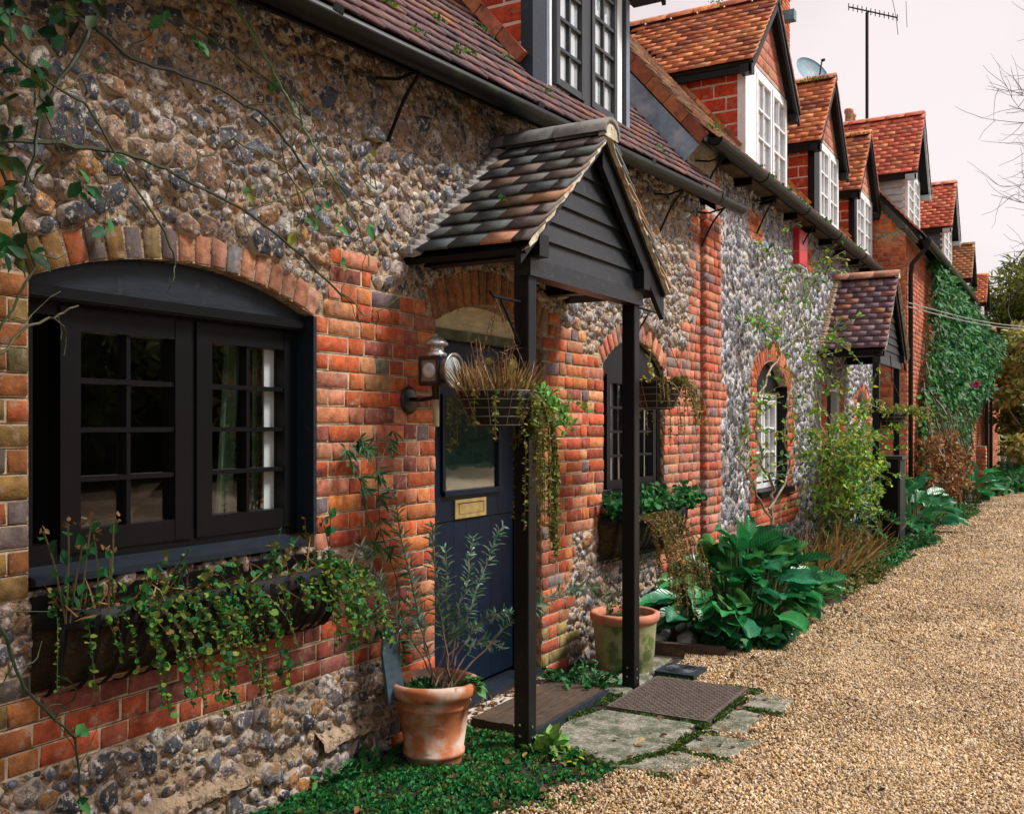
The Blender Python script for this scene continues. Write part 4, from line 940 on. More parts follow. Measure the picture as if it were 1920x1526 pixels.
# ================================================================== porches
def porch(base, label, yc, half, xf, ze, za, posts, xp, pal, gauge, gable_x, board_mat, ridge_pal, post_w=.078, flash='mortar', zbeam=2.19):
    T = thing('porch', base, label, 'porch')
    rise = za - ze
    for y in posts:
        m = MB(); m.box(xp-post_w/2, xp+post_w/2, y-post_w/2, y+post_w/2, .0, zbeam+.01); p_ = part('post', m, M['blackwood'], T)
        b = p_.modifiers.new('edge', 'BEVEL'); b.width = .006; b.segments = 2
        m = MB()
        for zz in (.06, .10, .35, .42):
            m.lathe([(.006,0),(.006,.004),(0,.005)], (0,0,0), 8); n_ = len(m.V)//1
        m = MB()
        for zz in (.07, .12): m.box(xp+post_w/2, xp+post_w/2+.004, y-.012, y-.002, zz, zz+.01); m.box(xp-.01, xp, y-post_w/2-.004, y-post_w/2, zz+.01, zz+.02)
        part('bolt', m, M['steel'], p_)
        m = MB(); m.box(0, xp+.10, y-.045, y+.045, zbeam+.085, zbeam+.185); part('wall_plate', m, M['blackwood'], T)
    m = MB(); m.box(xp-.03, xp+.055, posts[0]-post_w/2-.01, posts[1]+post_w/2+.01, zbeam, zbeam+.082); part('tie_beam', m, M['boards'], T)
    # overlapping boards fill the gable
    bh = .098; z = zbeam+.085; k = 0
    hwz = lambda zz: max(0, (za - .03 - zz)/rise*half - .05)
    while z < za - .18:
        a, b = min(hwz(z), (posts[1]-posts[0])/2 + .09 if z < ze+.1 else 9), hwz(z+bh); b = min(a, b)
        if b < .03: break
        j = random.uniform(-.003, .003); m = MB(); x0 = gable_x
        V = [(x0+.028+j,yc-a,z),(x0+.028+j,yc+a,z),(x0+.010,yc+b,z+bh+.012),(x0+.010,yc-b,z+bh+.012),(x0-.004,yc-a,z),(x0-.004,yc+a,z),(x0-.004,yc+b,z+bh+.012),(x0-.004,yc-b,z+bh+.012)]
        m.add(V, [(0,1,2,3),(7,6,5,4),(0,4,5,1),(1,5,6,2),(2,6,7,3),(3,7,4,0)]); part('gable_board', m, board_mat, T); z += bh
    for sgn in (-1, 1):
        ye = yc + sgn*half; Vd = Vector((0, -sgn*half, rise)); L = Vd.length; Nn = Vector((0, sgn*rise, half)).normalized()
        A = Vector((xf-.03, ye, ze-.012)); B = Vector((0, ye, ze-.012)); P = [A, B, B+Vd, A+Vd]; Q = [p-Nn*.03 for p in P]
        m = MB(); m.add(P+Q, [(0,1,2,3),(7,6,5,4),(0,4,5,1),(1,5,6,2),(2,6,7,3),(3,7,4,0)]); part('roof_deck', m, M['blackwood'], T)
        it = tiles((xf, ye, ze), (-1,0,0), Vd, xf-.01, L, gauge, cols=lambda p: pal(p), jit=.45)
        scatter('roof_tile', TT, it, T, M['tile_o'], M['tile_a'])
        m = MB(); hb = .145 if sgn > 0 else .06; a = Vector((xf-.045, ye, ze-.02)) - Vd*.0; b = Vector((xf-.045, yc, za-.02)); c = Vector((0, 0, -hb)); t = Vector((-.028, 0, 0))
        m.add([a, b, b+c, a+c, a+t, b+t, b+c+t, a+c+t], [(0,1,2,3),(7,6,5,4),(0,4,5,1),(1,5,6,2),(2,6,7,3),(3,7,4,0)]); part('barge_board', m, M['blackwood'], T)
        # crumbling mortar verge under the tile edge
        m = MB(); n = 26; V = []
        for i in range(n+1):
            p = Vector((xf-.012, ye, ze-.006)) + Vd*(i/n); r_ = lambda s: random.uniform(-s, s)
            V += [p+Vector((.004+r_(.004),0,.012)), p+Vector((.008+r_(.006),0,-.014+r_(.008))), p+Vector((-.03,0,-.018+r_(.004)))]
        m.add(V, [(3*i,3*i+1,3*i+4,3*i+3) for i in range(n)] + [(3*i+1,3*i+2,3*i+5,3*i+4) for i in range(n)]); part('verge_mortar', m, M['verge'], T)
    nr = int(xf/.30)+1
    for i in range(nr):
        x1 = xf + .012 - i*.30; x0 = max(x1-.297, .005); m = MB(); m.c = pick(ridge_pal); prof = [(math.cos(t)*.095, math.sin(t)*.075) for t in np.linspace(-.15, math.pi+.15, 9)]; k = len(prof)
        V = [(x1, yc+a, za+.004+b) for a, b in prof] + [(x0, yc+a, za+.004+b) for a, b in prof] + [(x1, yc+a*.8, za-.01+b*.8) for a, b in prof] + [(x0, yc+a*.8, za-.01+b*.8) for a, b in prof]
        m.add(V, [(j, j+1, k+j+1, k+j) for j in range(k-1)] + [(j+1, j, 2*k+j, 2*k+j+1) for j in range(k-1)] + [(2*k+j, 2*k+j+1, 3*k+j+1, 3*k+j) for j in range(k-1)]); part('ridge_tile', m, M['tile_a'], T, True)
    m = MB(); m.lathe([(.0,0),(.05,.0),(.075,.0)], (0,0,0), 4)
    m = MB(); m.prism([(yc-.085,za-.03),(yc+.085,za-.03),(yc+.06,za+.05),(yc,za+.07),(yc-.06,za+.05)], 'x', xf-.03, xf+.006); part('ridge_mortar', m, M['verge'], T)
    # flashing where the left slope meets the house wall
    Vd = Vector((0, half, rise)); L = Vd.length; n = int(L/.05); Nn = Vector((0, -rise, half)).normalized(); m = MB()
    for i in range(n):
        p = Vector((.0, yc-half, ze)) + Vd*((i+.3)/n) + Nn*.035; r_ = random.uniform(-.004,.004)
        V = [p+Vector((.012,0,0))-Vd.normalized()*.03, p+Vector((.07+r_,0,0))-Vd.normalized()*.038-Nn*.008, p+Vector((.10,0,0))-Vd.normalized()*.012-Nn*.014, p+Vector((.10,0,0))+Vd.normalized()*.034-Nn*.012, p+Vector((.012,0,0))+Vd.normalized()*.036+Nn*.004, p+Vector((.055,0,0))+Nn*.016]
        V += [v - Nn*.02 for v in V[:5]]
        m.add(V, [(0,1,5),(1,2,5),(2,3,5),(3,4,5),(4,0,5),(0,6,7,1),(1,7,8,2),(2,8,9,3)])
    m.bar(Vector((.03, yc-half, ze))+Nn*.02, Vector((.03, yc, za))+Nn*.02, .07, .02, Nn); part('wall_flashing', m, M[flash], T)
    return T
M['verge'] = mat('verge_mortar', (.50, .45, .35), .95, .35, 18, ((.33, .15, .07), 22, .54, .66), .8, 80, .008, spots2=((.25, .26, .08), 8, .60, .72))
M['grey_flash'] = mat('grey_flashing', (.24, .225, .21), .8, .3, 18, bump=.4, bscale=60, bdist=.004)
def pal_p1(p):
    if p.x > .50 and random.random() < .16: return pick([(2,(.34,.17,.09)),(2,(.40,.19,.11)),(1,(.38,.11,.07))])
    return pick(P_SLATEY)
porch((.35, 4.63, 0), 'black timber porch with mossy grey tiled roof over the navy front door', 4.63, .86, .68, 2.295, 3.0, (3.98, 5.22), .54, pal_p1, .118, .56, M['boards'], [(1,(.17,.15,.14)),(1,(.13,.12,.12))], flash='grey_flash')
m = MB(); m.box(.60, .612, 4.60, 4.63, 2.66, 2.80); 
porch((.4, 13.2, 0), 'farther porch with plum coloured tiles beside the white door frame', 13.2, .95, .80, 2.42, 3.40, (12.42, 13.98), .66, lambda p: pick(P_PLUM2), .105, .68, M['blackwood'], [(1,(.38,.15,.09)),(1,(.30,.13,.09))], zbeam=2.26)
porch((.5, 27.8, 0), 'distant small porch roof half hidden in ivy', 27.8, .95, .95, 3.0, 3.95, (27.1, 28.5), .8, lambda p: pick(P_PLUM2), .14, .8, M['blackwood'], [(1,(.40,.16,.10))], zbeam=2.8)
m = MB(); m.box(.575, .595, 4.615, 4.635, 2.60, 2.77)
# ------------------------------------------------------------------ foliage toolkit
LT = {'ovate': ([(0,0,0),(.30,.36,.07),(.20,.74,.05),(0,1,-.06),(-.20,.74,.05),(-.30,.36,.07)], [(0,1,2,3),(0,3,4,5)]),
      'willow': ([(0,0,0),(.115,.32,.03),(.09,.70,.02),(0,1,-.12),(-.09,.70,.02),(-.115,.32,.03)], [(0,1,2,3),(0,3,4,5)]),
      'narrow': ([(0,0,0),(.085,.30,.03),(.07,.70,.02),(0,1,-.10),(-.07,.70,.02),(-.085,.30,.03)], [(0,1,2,3),(0,3,4,5)]),
      'round': ([(0,0,0),(.46,.30,.10),(.40,.80,.08),(0,1,-.02),(-.40,.80,.08),(-.46,.30,.10)], [(0,1,2,3),(0,3,4,5)]),
      'blade': ([(-.02,0,0),(.02,0,0),(.012,.6,.05),(0,1,.0),(-.012,.6,.05),(0,.3,0)], [(0,1,2,4),(4,2,3,3)])}
LT['blade'] = ([(-.03,0,0),(.03,0,0),(.018,.6,.06),(-.018,.6,.06),(.004,1,.0),(-.004,1,.0)], [(0,1,2,3),(3,2,4,5)])
class LF:
    def __init__(s): s.P = []; s.A = []; s.N = []; s.S = []; s.C = []
    def add(s, p, a, n, size, c): s.P.append(tuple(p)); s.A.append(tuple(a)); s.N.append(tuple(n)); s.S.append(size); s.C.append(c)
    def mesh(s, name, tmpl, mt):
        P = np.array(s.P); A = np.array(s.A); A /= np.linalg.norm(A, axis=1, keepdims=True) + 1e-9; Nn = np.array(s.N) + 1e-4
        Nn = Nn - A*np.sum(A*Nn, 1, keepdims=True); Nn /= np.linalg.norm(Nn, axis=1, keepdims=True) + 1e-9; B = np.cross(A, Nn); S = np.array(s.S)[:, None]
        Mx = np.stack([B*S, A*S, Nn*S, P], 2)
        V, F = LT[tmpl]; return bulk(name, V, F, Mx, np.array(s.C), mt)
rv = lambda s=1: Vector((random.gauss(0, s), random.gauss(0, s), random.gauss(0, s)))
def greens(a, j=.35):
    k = random.uniform(1-j, 1+j); c = random.choice(a); return (c[0]*k, c[1]*k, c[2]*k)
G_EMER = [(.018,.150,.045),(.012,.105,.036),(.030,.185,.050),(.050,.20,.040)]
G_LIME = [(.17,.36,.04),(.26,.38,.035),(.09,.30,.045),(.34,.34,.035),(.055,.24,.05)]
G_OLIVE = [(.11,.12,.025),(.15,.14,.03),(.08,.10,.022),(.19,.15,.04)]
G_SAGE = [(.28,.44,.32),(.18,.36,.24),(.36,.50,.42),(.10,.28,.14)]
G_TRAIL = [(.07,.21,.03),(.13,.25,.03),(.035,.17,.04),(.20,.24,.04)]
G_DRY = [(.30,.17,.07),(.24,.12,.05),(.36,.24,.12),(.18,.09,.04)]
def strand(p0, d0, L, n, grav=.5, wig=.25):
    p = Vector(p0); d = Vector(d0).normalized(); out = [p.copy()]
    for i in range(n):
        d = (d + Vector((0,0,-grav/n*2)) + rv(wig/math.sqrt(n)*.6)).normalized(); p = p + d*(L/n); out.append(p.copy())
    return out
def leaves_on(lf, path, k, size, pal, spread=.6, up=.4, both=True, t0=.1):
    n = len(path)-1
    for i in range(k):
        t = (t0 + (1-t0)*(i+random.random())/k)*n; j = min(int(t), n-1); p = path[j].lerp(path[j+1], t-j); d = (path[j+1]-path[j]).normalized()
        a = (d*(1-spread) + rv(.6)*spread*1.4 + Vector((0,0,up*spread))).normalized()
        lf.add(p, a, rv(.5)+Vector((.25,-.1,.8)), size*random.uniform(.6,1.3), greens(pal))
def clear_of(p): return True

# ------------------------------------------------------------------ planters and baskets
def hayrack(base, label, y0, y1, zr, xd, dp, ribs):
    T = thing('wall_planter', base, label, 'planter'); yc, h = (y0+y1)/2, (y1-y0)/2
    xd_ = lambda y: max(.03, xd*(1-abs((y-yc)/h)**5)**.5) if abs(y-yc) < h else .03
    def prof(y, k, inset=0):
        r = xd_(y)-inset; return [(max(.012, r*math.cos(g)**.8 if g < math.pi/2 else .012), y, zr - (dp-inset)*math.sin(g)) for g in np.linspace(0, math.pi/2*.999, k)]
    m = MB(); n = 40; k = 9; V = []
    for i in range(n+1): V += prof(y0+(y1-y0)*i/n, k, .012)
    m.add(V, [(i*k+j, i*k+j+1, (i+1)*k+j+1, (i+1)*k+j) for i in range(n) for j in range(k-1)]); part('coir_liner', m, M['coir'], T, True)
    m = MB()
    V = []
    for i in range(n+1):
        y = y0+(y1-y0)*i/n; V += [(xd_(y)+.006, y, zr+.012), (xd_(y)+.006, y, zr-.045), (xd_(y)-.006, y, zr+.012)]
    m.add(V, [(3*i,3*i+1,3*i+4,3*i+3) for i in range(n)] + [(3*i+2,3*i,3*i+3,3*i+5) for i in range(n)]); part('rim_band', m, M['iron'], T, True)
    for i in range(ribs):
        y = y0+(y1-y0)*(i+.5)/ribs; pr = prof(y, 9); m = MB(); V = []
        for (x, yy, z) in pr: V += [(x+.008, yy-.014, z-.004), (x+.014, yy, z-.008), (x+.008, yy+.014, z-.004)]
        m.add(V, [(3*q,3*q+1,3*q+4,3*q+3) for q in range(8)] + [(3*q+1,3*q+2,3*q+5,3*q+4) for q in range(8)]); part('rib', m, M['iron'], T)
    m = MB(); V = []
    for i in range(n+1): y = y0+(y1-y0)*i/n; V += [(.01, y, zr-.03), (xd_(y)-.01, y, zr-.03+random.uniform(-.008,.012))]
    m.add(V, [(2*i,2*i+1,2*i+3,2*i+2) for i in range(n)]); part('compost', m, M['soil'], T)
    return T, xd_
hr, xdf = hayrack((.1, 2.52, .66), 'long iron hayrack planter full of trailing green plants under the big black window', 1.86, 3.20, .935, .20, .25, 17)
P1 = thing('trailing_plant', (.1, 2.5, .9), 'trailing round leaved creeper spilling over the hayrack under the black window', 'plant')
lf = LF(); st = MB(); st.c = (.10,.10,.03)
for i in range(88):
    y = random.choice((random.uniform(2.05, 2.75), random.uniform(1.9, 3.2), random.uniform(2.9, 3.22))); x = xdf(y)
    L = random.uniform(.08, .34) * (1.25 if 2.05 < y < 2.6 or y > 3.0 else .75)
    if 2.62 < y < 2.98: L *= .5
    pth = strand((x-.06, y, .935), (.8, random.uniform(-.4,.4), .5), L+.1, 9, grav=1.6); st.tube(pth, .0016, 3, False); leaves_on(lf, pth, int(L*110)+8, .018*random.choice((.6,.9,1.3)), G_EMER+G_TRAIL+G_TRAIL+[(.22,.16,.05)], .8)
for i in range(46):
    y = random.uniform(1.88, 3.2); x = random.uniform(.03, max(.04, xdf(y)-.02)); pth = strand((x, y, .90), (random.uniform(-.2,.4), random.uniform(-.4,.4), 1), random.uniform(.05,.16)+(.10 if random.random()<.15 else 0), 6, grav=.15)
    st.tube(pth, .002, 3, False); leaves_on(lf, pth, 11, .022*random.choice((.6,.9,1.3)), G_EMER+G_TRAIL+[(.25,.18,.06)], .8)
for i in range(150):
    y = random.uniform(1.9, 3.25); lg0 = LF() if i == 0 else lg0; lg0.add((random.uniform(.05,.2), y, .935), (random.gauss(.3,.6), random.gauss(0,.8), random.gauss(.3,.6)), rv(), random.uniform(.05,.14), greens(G_DRY, .4))
part('dry_grass', lg0.mesh('dry_grass', 'blade', M['dry']), M['dry'], P1, kind='stuff')
part('stems', st, M['cane'], P1); part('leaves', lf.mesh('leaves', 'round', M['leaf']), M['leaf'], P1, kind='stuff')
P1b = thing('dry_stalks', (.1, 2.0, .9), 'thin dried flower stalks standing at the left end of the hayrack', 'plant')
lf = LF(); st = MB(); st.c = (.12,.10,.04)
for i in range(9):
    y = random.uniform(1.90, 2.06) if i < 7 else 3.12; pth = strand((.12, y, .91), (random.uniform(-.1,.15), random.uniform(-.15,.15), 1), random.uniform(.16,.34), 6, grav=.05, wig=.2); st.tube(pth, .003, 4, False)
    leaves_on(lf, pth, 4, .05, G_EMER, .7)
    for _ in range(5): lf.add(pth[-1]+rv(.008), rv(), rv(), .022, greens(G_DRY, .4))
part('stalks', st, M['cane'], P1b); part('leaves', lf.mesh('leaves', 'ovate', M['leaf']), M['leaf'], P1b)
hr2, xdf2 = hayrack((.1, 6.45, .68), 'smaller iron hayrack planter below the arched window', 5.92, 7.22, .90, .24, .30, 14)
P2 = thing('trailing_plant', (.1, 6.5, .85), 'bushy green plant with brown trailing stems in the arched window planter', 'plant')
lf = LF(); lf2 = LF(); st = MB(); st.c = (.12,.09,.03)
for i in range(110):
    y = random.uniform(5.92, 7.3); x = random.uniform(.05, .24); pth = strand((x, y, .88), (random.uniform(-.2,.6), random.uniform(-.4,.4), 1), random.uniform(.08,.22), 6, grav=.4); st.tube(pth, .002, 3, False); leaves_on(lf, pth, 14, .042, G_EMER+[(.05,.16,.04)], .8)
for i in range(46):
    y = random.uniform(5.95, 6.52); pth = strand((.24, y, .92), (.6, random.uniform(-.2,.2), .2), random.uniform(.35,.85), 10, grav=2.2, wig=.18); st.tube(pth, .002, 3, False); leaves_on(lf2, pth, 46, .022, [(.22,.15,.03),(.16,.13,.03),(.20,.09,.03),(.10,.12,.02)], .8)
part('stems', st, M['cane'], P2); part('leaves', lf.mesh('leaves', 'round', M['leaf']), M['leaf'], P2, kind='stuff'); part('trailing_leaves', lf2.mesh('trailing_leaves', 'ovate', M['leaf']), M['leaf'], P2, kind='stuff')

def basket(c, r, h, label, arm_from, n_rings=5):
    T = thing('hanging_basket', (c[0], c[1], c[2]-h), label, 'hanging basket'); x, y, z = c
    m = MB(); m.lathe([(0,-h),(r*.50,-h),(r*.62,-h*.93),(r*.86,-h*.35),(r*.97,0),(r*.93,0),(r*.6,-h*.3),(0,-h*.25)], c, 28); part('liner', m, M['liner'], T, True)
    for k in range(n_rings):
        t = k/(n_rings-1); rr = r*(1.0*(1-t) + .60*t) + .004; m = MB(); m.tube([(x+rr*math.cos(g), y+rr*math.sin(g), z - h*.95*t) for g in np.linspace(0, 2*math.pi, 33)], .003, 5, False); part('wire_ring', m, M['wirebasket'], T)
    for k in range(10):
        g = k*math.pi/5; m = MB(); m.tube([(x+rr*math.cos(g), y+rr*math.sin(g), z-h*.95*t) for t, rr in ((0, r+.004), (.5, r*.82+.004), (1, r*.62+.003))], .002, 4, False); part('wire_stay', m, M['wirebasket'], T)
    top = (x, y, z+.40)
    for k in range(3):
        g = k*2*math.pi/3 + .4; a = Vector((x+r*math.cos(g), y+r*math.sin(g), z)); b = Vector(top); n = 22; m = MB()
        for i in range(n):
            p = a.lerp(b, i/n); q = a.lerp(b, (i+1.25)/n); d = (q-p).normalized(); s = d.cross(Vector((0,0,1)) if i % 2 else Vector((1,0,.2))).normalized()*.0045
            m.tube([p, p.lerp(q,.2)+s, p.lerp(q,.8)+s, q, p.lerp(q,.8)-s, p.lerp(q,.2)-s, p], .0014, 3, False)
        part('chain', m, M['rust'], T)
    return T, top
M['wirebasket'] = mat('basket_wire', (.22, .20, .17), .5, .3, 20, bump=0, metal=.4); M['rust'] = mat('rusty_chain', (.14, .07, .04), .7, .4, 60, bump=.2, metal=.3)
B1, tp1 = basket((.54, 3.72, 1.655), .172, .155, 'hanging basket of dried grass and trailing greens in front of the porch post', None)
m = MB(); m.tube([(.54, 3.945, 2.07), (.54, 3.69, 2.07), (.54, 3.665, 2.09)], .007, 6); m.tube([(.54, 3.945, 1.86), (.54, 3.86, 1.95), (.54, 3.76, 2.06)], .006, 6); m.tube([(.54,3.70,2.07),(.54,3.70,2.05)], .003, 5); m.box(.525, .555, 3.938, 3.944, 1.84, 2.09)
solo('basket_bracket', m, M['iron'], 'black iron bracket on the left porch post carrying the grassy basket', 'bracket')
PB = thing('basket_planting', (.54, 3.70, 1.62), 'dried brown grass and trailing stems growing in the near hanging basket', 'plant')
lf = LF(); lg = LF(); st = MB(); st.c = (.16,.12,.04)
for i in range(420):
    a = random.uniform(0, 2*math.pi); r_ = .15*math.sqrt(random.random()); p = Vector((.54+r_*math.cos(a), 3.70+r_*math.sin(a), 1.63)); d = Vector((math.cos(a)*.45+random.gauss(0,.25), math.sin(a)*.45+random.gauss(0,.25), 1))
    lg.add(p, d, rv(), random.uniform(.06,.19), greens(G_DRY+[(.40,.28,.12),(.20,.16,.05)], .4))
for i in range(16):
    a = random.uniform(0, 6.28); p = Vector((.54+.06*math.cos(a), 3.68+.08*math.sin(a), 1.64)); pth = strand(p, (random.gauss(0,.2), random.gauss(0,.25), 1), random.uniform(.12,.26), 6, 0, .3); st.c = (.20,.09,.05); st.tube(pth, .0025, 3, False); leaves_on(lg, pth, 10, .05, G_DRY, .9)
for i in range(52):
    a = random.gauss(.75, .55) if i < 40 else random.uniform(0, 6.28); p = Vector((.54+.155*math.cos(a), 3.70+.155*math.sin(a), 1.66)); L = random.uniform(.10,.30) if i > 24 else random.uniform(.35,.75)
    if i < 12: a = .75 + random.gauss(0,.12); p = Vector((.54+.165*math.cos(a), 3.70+.165*math.sin(a), 1.65)); L = random.uniform(.55,.80)
    pth = strand(p, (math.cos(a)*.6, math.sin(a)*.6, .25), L, 12, grav=6, wig=.16); st.c = (.13,.10,.03); st.tube(pth, .0018, 3, False); leaves_on(lf, pth, int(L*100)+6, .022, [(.20,.19,.03),(.13,.17,.03),(.24,.20,.05),(.09,.16,.03)], .85)
for i in range(24):
    pth = strand((.60, 3.80, 1.66), (.25+random.gauss(0,.2), .95+random.gauss(0,.25), .25), random.uniform(.15,.36), 8, grav=.7); st.c = (.10,.14,.03); st.tube(pth, .002, 3, False); leaves_on(lf, pth, 22, .040, [(.14,.36,.06),(.09,.30,.06),(.24,.38,.07)], .8)
for i in range(12): lf.add(Vector((.58,3.80,1.74))+rv(.035), rv(), rv(.4)+Vector((.5,-.5,.4)), .055, greens([(.26,.32,.06),(.32,.34,.10)]))
part('stems', st, M['cane'], PB); part('grass', lg.mesh('grass', 'blade', M['dry']), M['dry'], PB, kind='stuff'); part('leaves', lf.mesh('leaves', 'ovate', M['leaf']), M['leaf'], PB, kind='stuff')
B2, tp2 = basket((.54, 5.64, 1.775), .155, .17, 'second hanging basket with mossy rim beyond the right porch post', None)
m = MB(); m.tube([(.54, 5.26, 2.19), (.54, 5.66, 2.19)], .007, 6); m.tube([(.54, 5.26, 2.0), (.54, 5.5, 2.18)], .006, 6); m.tube([(.54,5.64,2.19),(.54,5.64,2.17)], .003, 5); m.box(.525, .555, 5.26, 5.266, 1.98, 2.21)
solo('basket_bracket', m, M['iron'], 'black iron bracket on the right porch post carrying the mossy basket', 'bracket')
PB2 = thing('basket_planting', (.54, 5.64, 1.75), 'sparse withered stems and moss trailing from the second hanging basket', 'plant')
lf = LF(); lg = LF(); st = MB(); st.c = (.18,.13,.06)
for i in range(260):
    a = random.uniform(0, 6.28); p = Vector((.54+.15*math.cos(a), 5.64+.15*math.sin(a), 1.775)); lg.add(p, Vector((math.cos(a), math.sin(a), random.gauss(.3,.6))), rv(), random.uniform(.02,.05), greens([(.24,.22,.04),(.18,.17,.03),(.30,.22,.06)]))
for i in range(34):
    a = random.uniform(-1.2, 2.6); p = Vector((.54+.15*math.cos(a), 5.64+.15*math.sin(a), 1.78)); pth = strand(p, (math.cos(a), math.sin(a), .3), random.uniform(.12,.50), 10, 2.4, .35); st.tube(pth, .002, 3, False); leaves_on(lf, pth, 24, .022, [(.22,.18,.03),(.20,.13,.03),(.14,.15,.03)], .9)
for i in range(12):
    pth = strand((.60+random.gauss(0,.03), 5.55+random.gauss(0,.05), 1.77), (.6, -.5+random.gauss(0,.3), .3), random.uniform(.10,.2), 8, 1.4, .9); st.tube(pth, .0022, 3, False)
pth = strand((.52, 5.52, 1.77), (0,0,1), .24, 6, 0, .2); st.tube(pth, .003, 3, False); leaves_on(lf, pth, 9, .05, [(.25,.24,.05),(.36,.33,.10)], .9)
part('stems', st, M['cane'], PB2); part('moss', lg.mesh('moss', 'ovate', M['dry']), M['dry'], PB2, kind='stuff'); part('leaves', lf.mesh('leaves', 'ovate', M['leaf']), M['leaf'], PB2, kind='stuff')

# ------------------------------------------------------------------ carriage lamp beside the door
LX, LY, LZ = .20, 3.75, 1.755
L_ = thing('wall_lantern', (.02, 3.9, 1.6), 'old black carriage lamp with silver bezel on the brick beside the door', 'lamp')
m = MB(); m.lathe([(0,0),(.062,.0),(.066,.008),(.05,.016),(0,.02)], (0,0,0), 24); m.V = [(v[2]+.008, 3.80+v[0], 1.625+v[1]) for v in m.V]; part('backplate', m, M['rustplate'] if 'rustplate' in M else M['lampbody'], L_, True)
m = MB(); m.tube([(.02, 3.80, 1.63), (.10, 3.79, 1.625), (.19, LY, 1.635), (.20, LY, 1.68)], .010, 8); part('arm', m, M['lampbody'], L_, True)
m = MB(); m.box(LX-.06, LX+.06, LY-.055, LY+.055, LZ-.068, LZ+.068); bo = part('lamp_body', m, M['lampbody'], L_); bv = bo.modifiers.new('edge', 'BEVEL'); bv.width = .006; bv.segments = 2
m = MB()
for a in ((-.054,-.042,-.06,.06), (.042,.054,-.06,.06)): m.box(LX+a[0], LX+a[1], LY-.064, LY-.056, LZ+a[2], LZ+a[3])
m.box(LX-.042, LX+.042, LY-.063, LY-.056, LZ+.048, LZ+.06); m.box(LX-.042, LX+.042, LY-.063, LY-.056, LZ-.06, LZ-.048); part('side_frame', m, M['lampbody'], L_)
def disc(prof, c, ax, seg=32):
    q = MB(); q.lathe(prof, (0,0,0), seg)
    if ax == 'x': q.V = [(c[0]+v[2], c[1]+v[0], c[2]+v[1]) for v in q.V]
    else: q.V = [(c[0]+v[0], c[1]-v[2], c[2]+v[1]) for v in q.V]
    return q
part('side_glass', disc([(.0,.004),(.02,.012),(.034,.004),(.036,0)], (LX, LY-.058, LZ), 'y'), M['lens'], L_, True)
m = MB(); m.box(LX-.042, LX+.042, LY-.0575, LY-.0555, LZ-.048, LZ+.048); part('side_pane', m, mat('side_pane', (.16,.16,.14), .2, .3, 20, bump=0, spec=.8), L_)
ax_ = disc([(.056,0),(.062,.022),(.074,.032),(.080,.038),(.080,.046),(.074,.048),(.067,.040)], (LX+.058, LY, LZ), 'x'); part('bezel', ax_, M['steel'], L_, True)
part('front_lens', disc([(.0,.043),(.04,.041),(.060,.038),(.069,.034)], (LX+.058, LY, LZ), 'x'), M['lens'], L_, True)
m = MB(); m.lathe([(.05,0),(.052,.012),(.036,.02),(.036,.045),(.052,.047),(.058,.053),(.05,.066),(.03,.085),(.012,.092),(.010,.10),(0,.103)], (LX, LY, LZ+.068), 24); part('chimney_cap', m, M['steel'], L_, True)
m = MB(); m.lathe([(.018,0),(.018,.05),(.02,.055),(.02,.06)], (LX, LY, LZ-.13), 16); part('socket', m, M['lampbody'], L_, True)
m = MB(); m.lathe([(0,0),(.014,0),(.015,.004),(.015,.125),(.013,.13)], (LX, LY, LZ-.255), 16); part('candle_tube', m, mat('cream_tube', (.42,.34,.22), .6, .2, 20, bump=0), L_, True)

# ------------------------------------------------------------------ pots
def wob(mb, c, a=.004):
    mb.V = [(c[0]+(v[0]-c[0])*(1+a*8*noise.noise(Vector(v)*9)), c[1]+(v[1]-c[1])*(1+a*8*noise.noise(Vector(v)*9+Vector((5,0,0)))), v[2]+a*noise.noise(Vector(v)*12)) for v in mb.V]; return mb
pc = (.25, 3.66, 0)
m = MB(); m.lathe([(0,.0),(.118,0),(.124,.012),(.130,.045),(.139,.05),(.139,.066),(.133,.07),(.158,.255),(.166,.262),(.166,.275),(.16,.28),(.165,.30),(.196,.315),(.204,.33),(.206,.355),(.198,.372),(.182,.374),(.172,.358),(.166,.30),(0,.29)], pc, 48)
pot = thing('terracotta_pot', pc, 'terracotta pot with pale lime bloom in the moss by the left post', 'pot')
part('pot_body', wob(m, pc), M['terra'], pot, True)
m = MB(); m.lathe([(0,.318),(.09,.322),(.172,.312)], pc, 20); part('soil', m, M['soil'], pot, True)
WS = thing('potted_shrub', (.25, 3.66, .31), 'thin stemmed shrub with narrow silvery leaves in the terracotta pot', 'shrub')
lf = LF(); st = MB(); st.c = (.14,.085,.06)
targets = [((.12,3.82,1.06),.03),((.12,3.95,.92),.02),((.30,4.18,1.02),.03),((.16,3.45,1.25),.03),((.10,3.32,1.0),.03),((.45,4.02,.62),.05),((.72,4.35,.72),.02),((.30,3.95,.55),.03),((.05,3.75,.85),.02),((.40,4.0,.46),.06),((.24,4.02,.98),.0)]
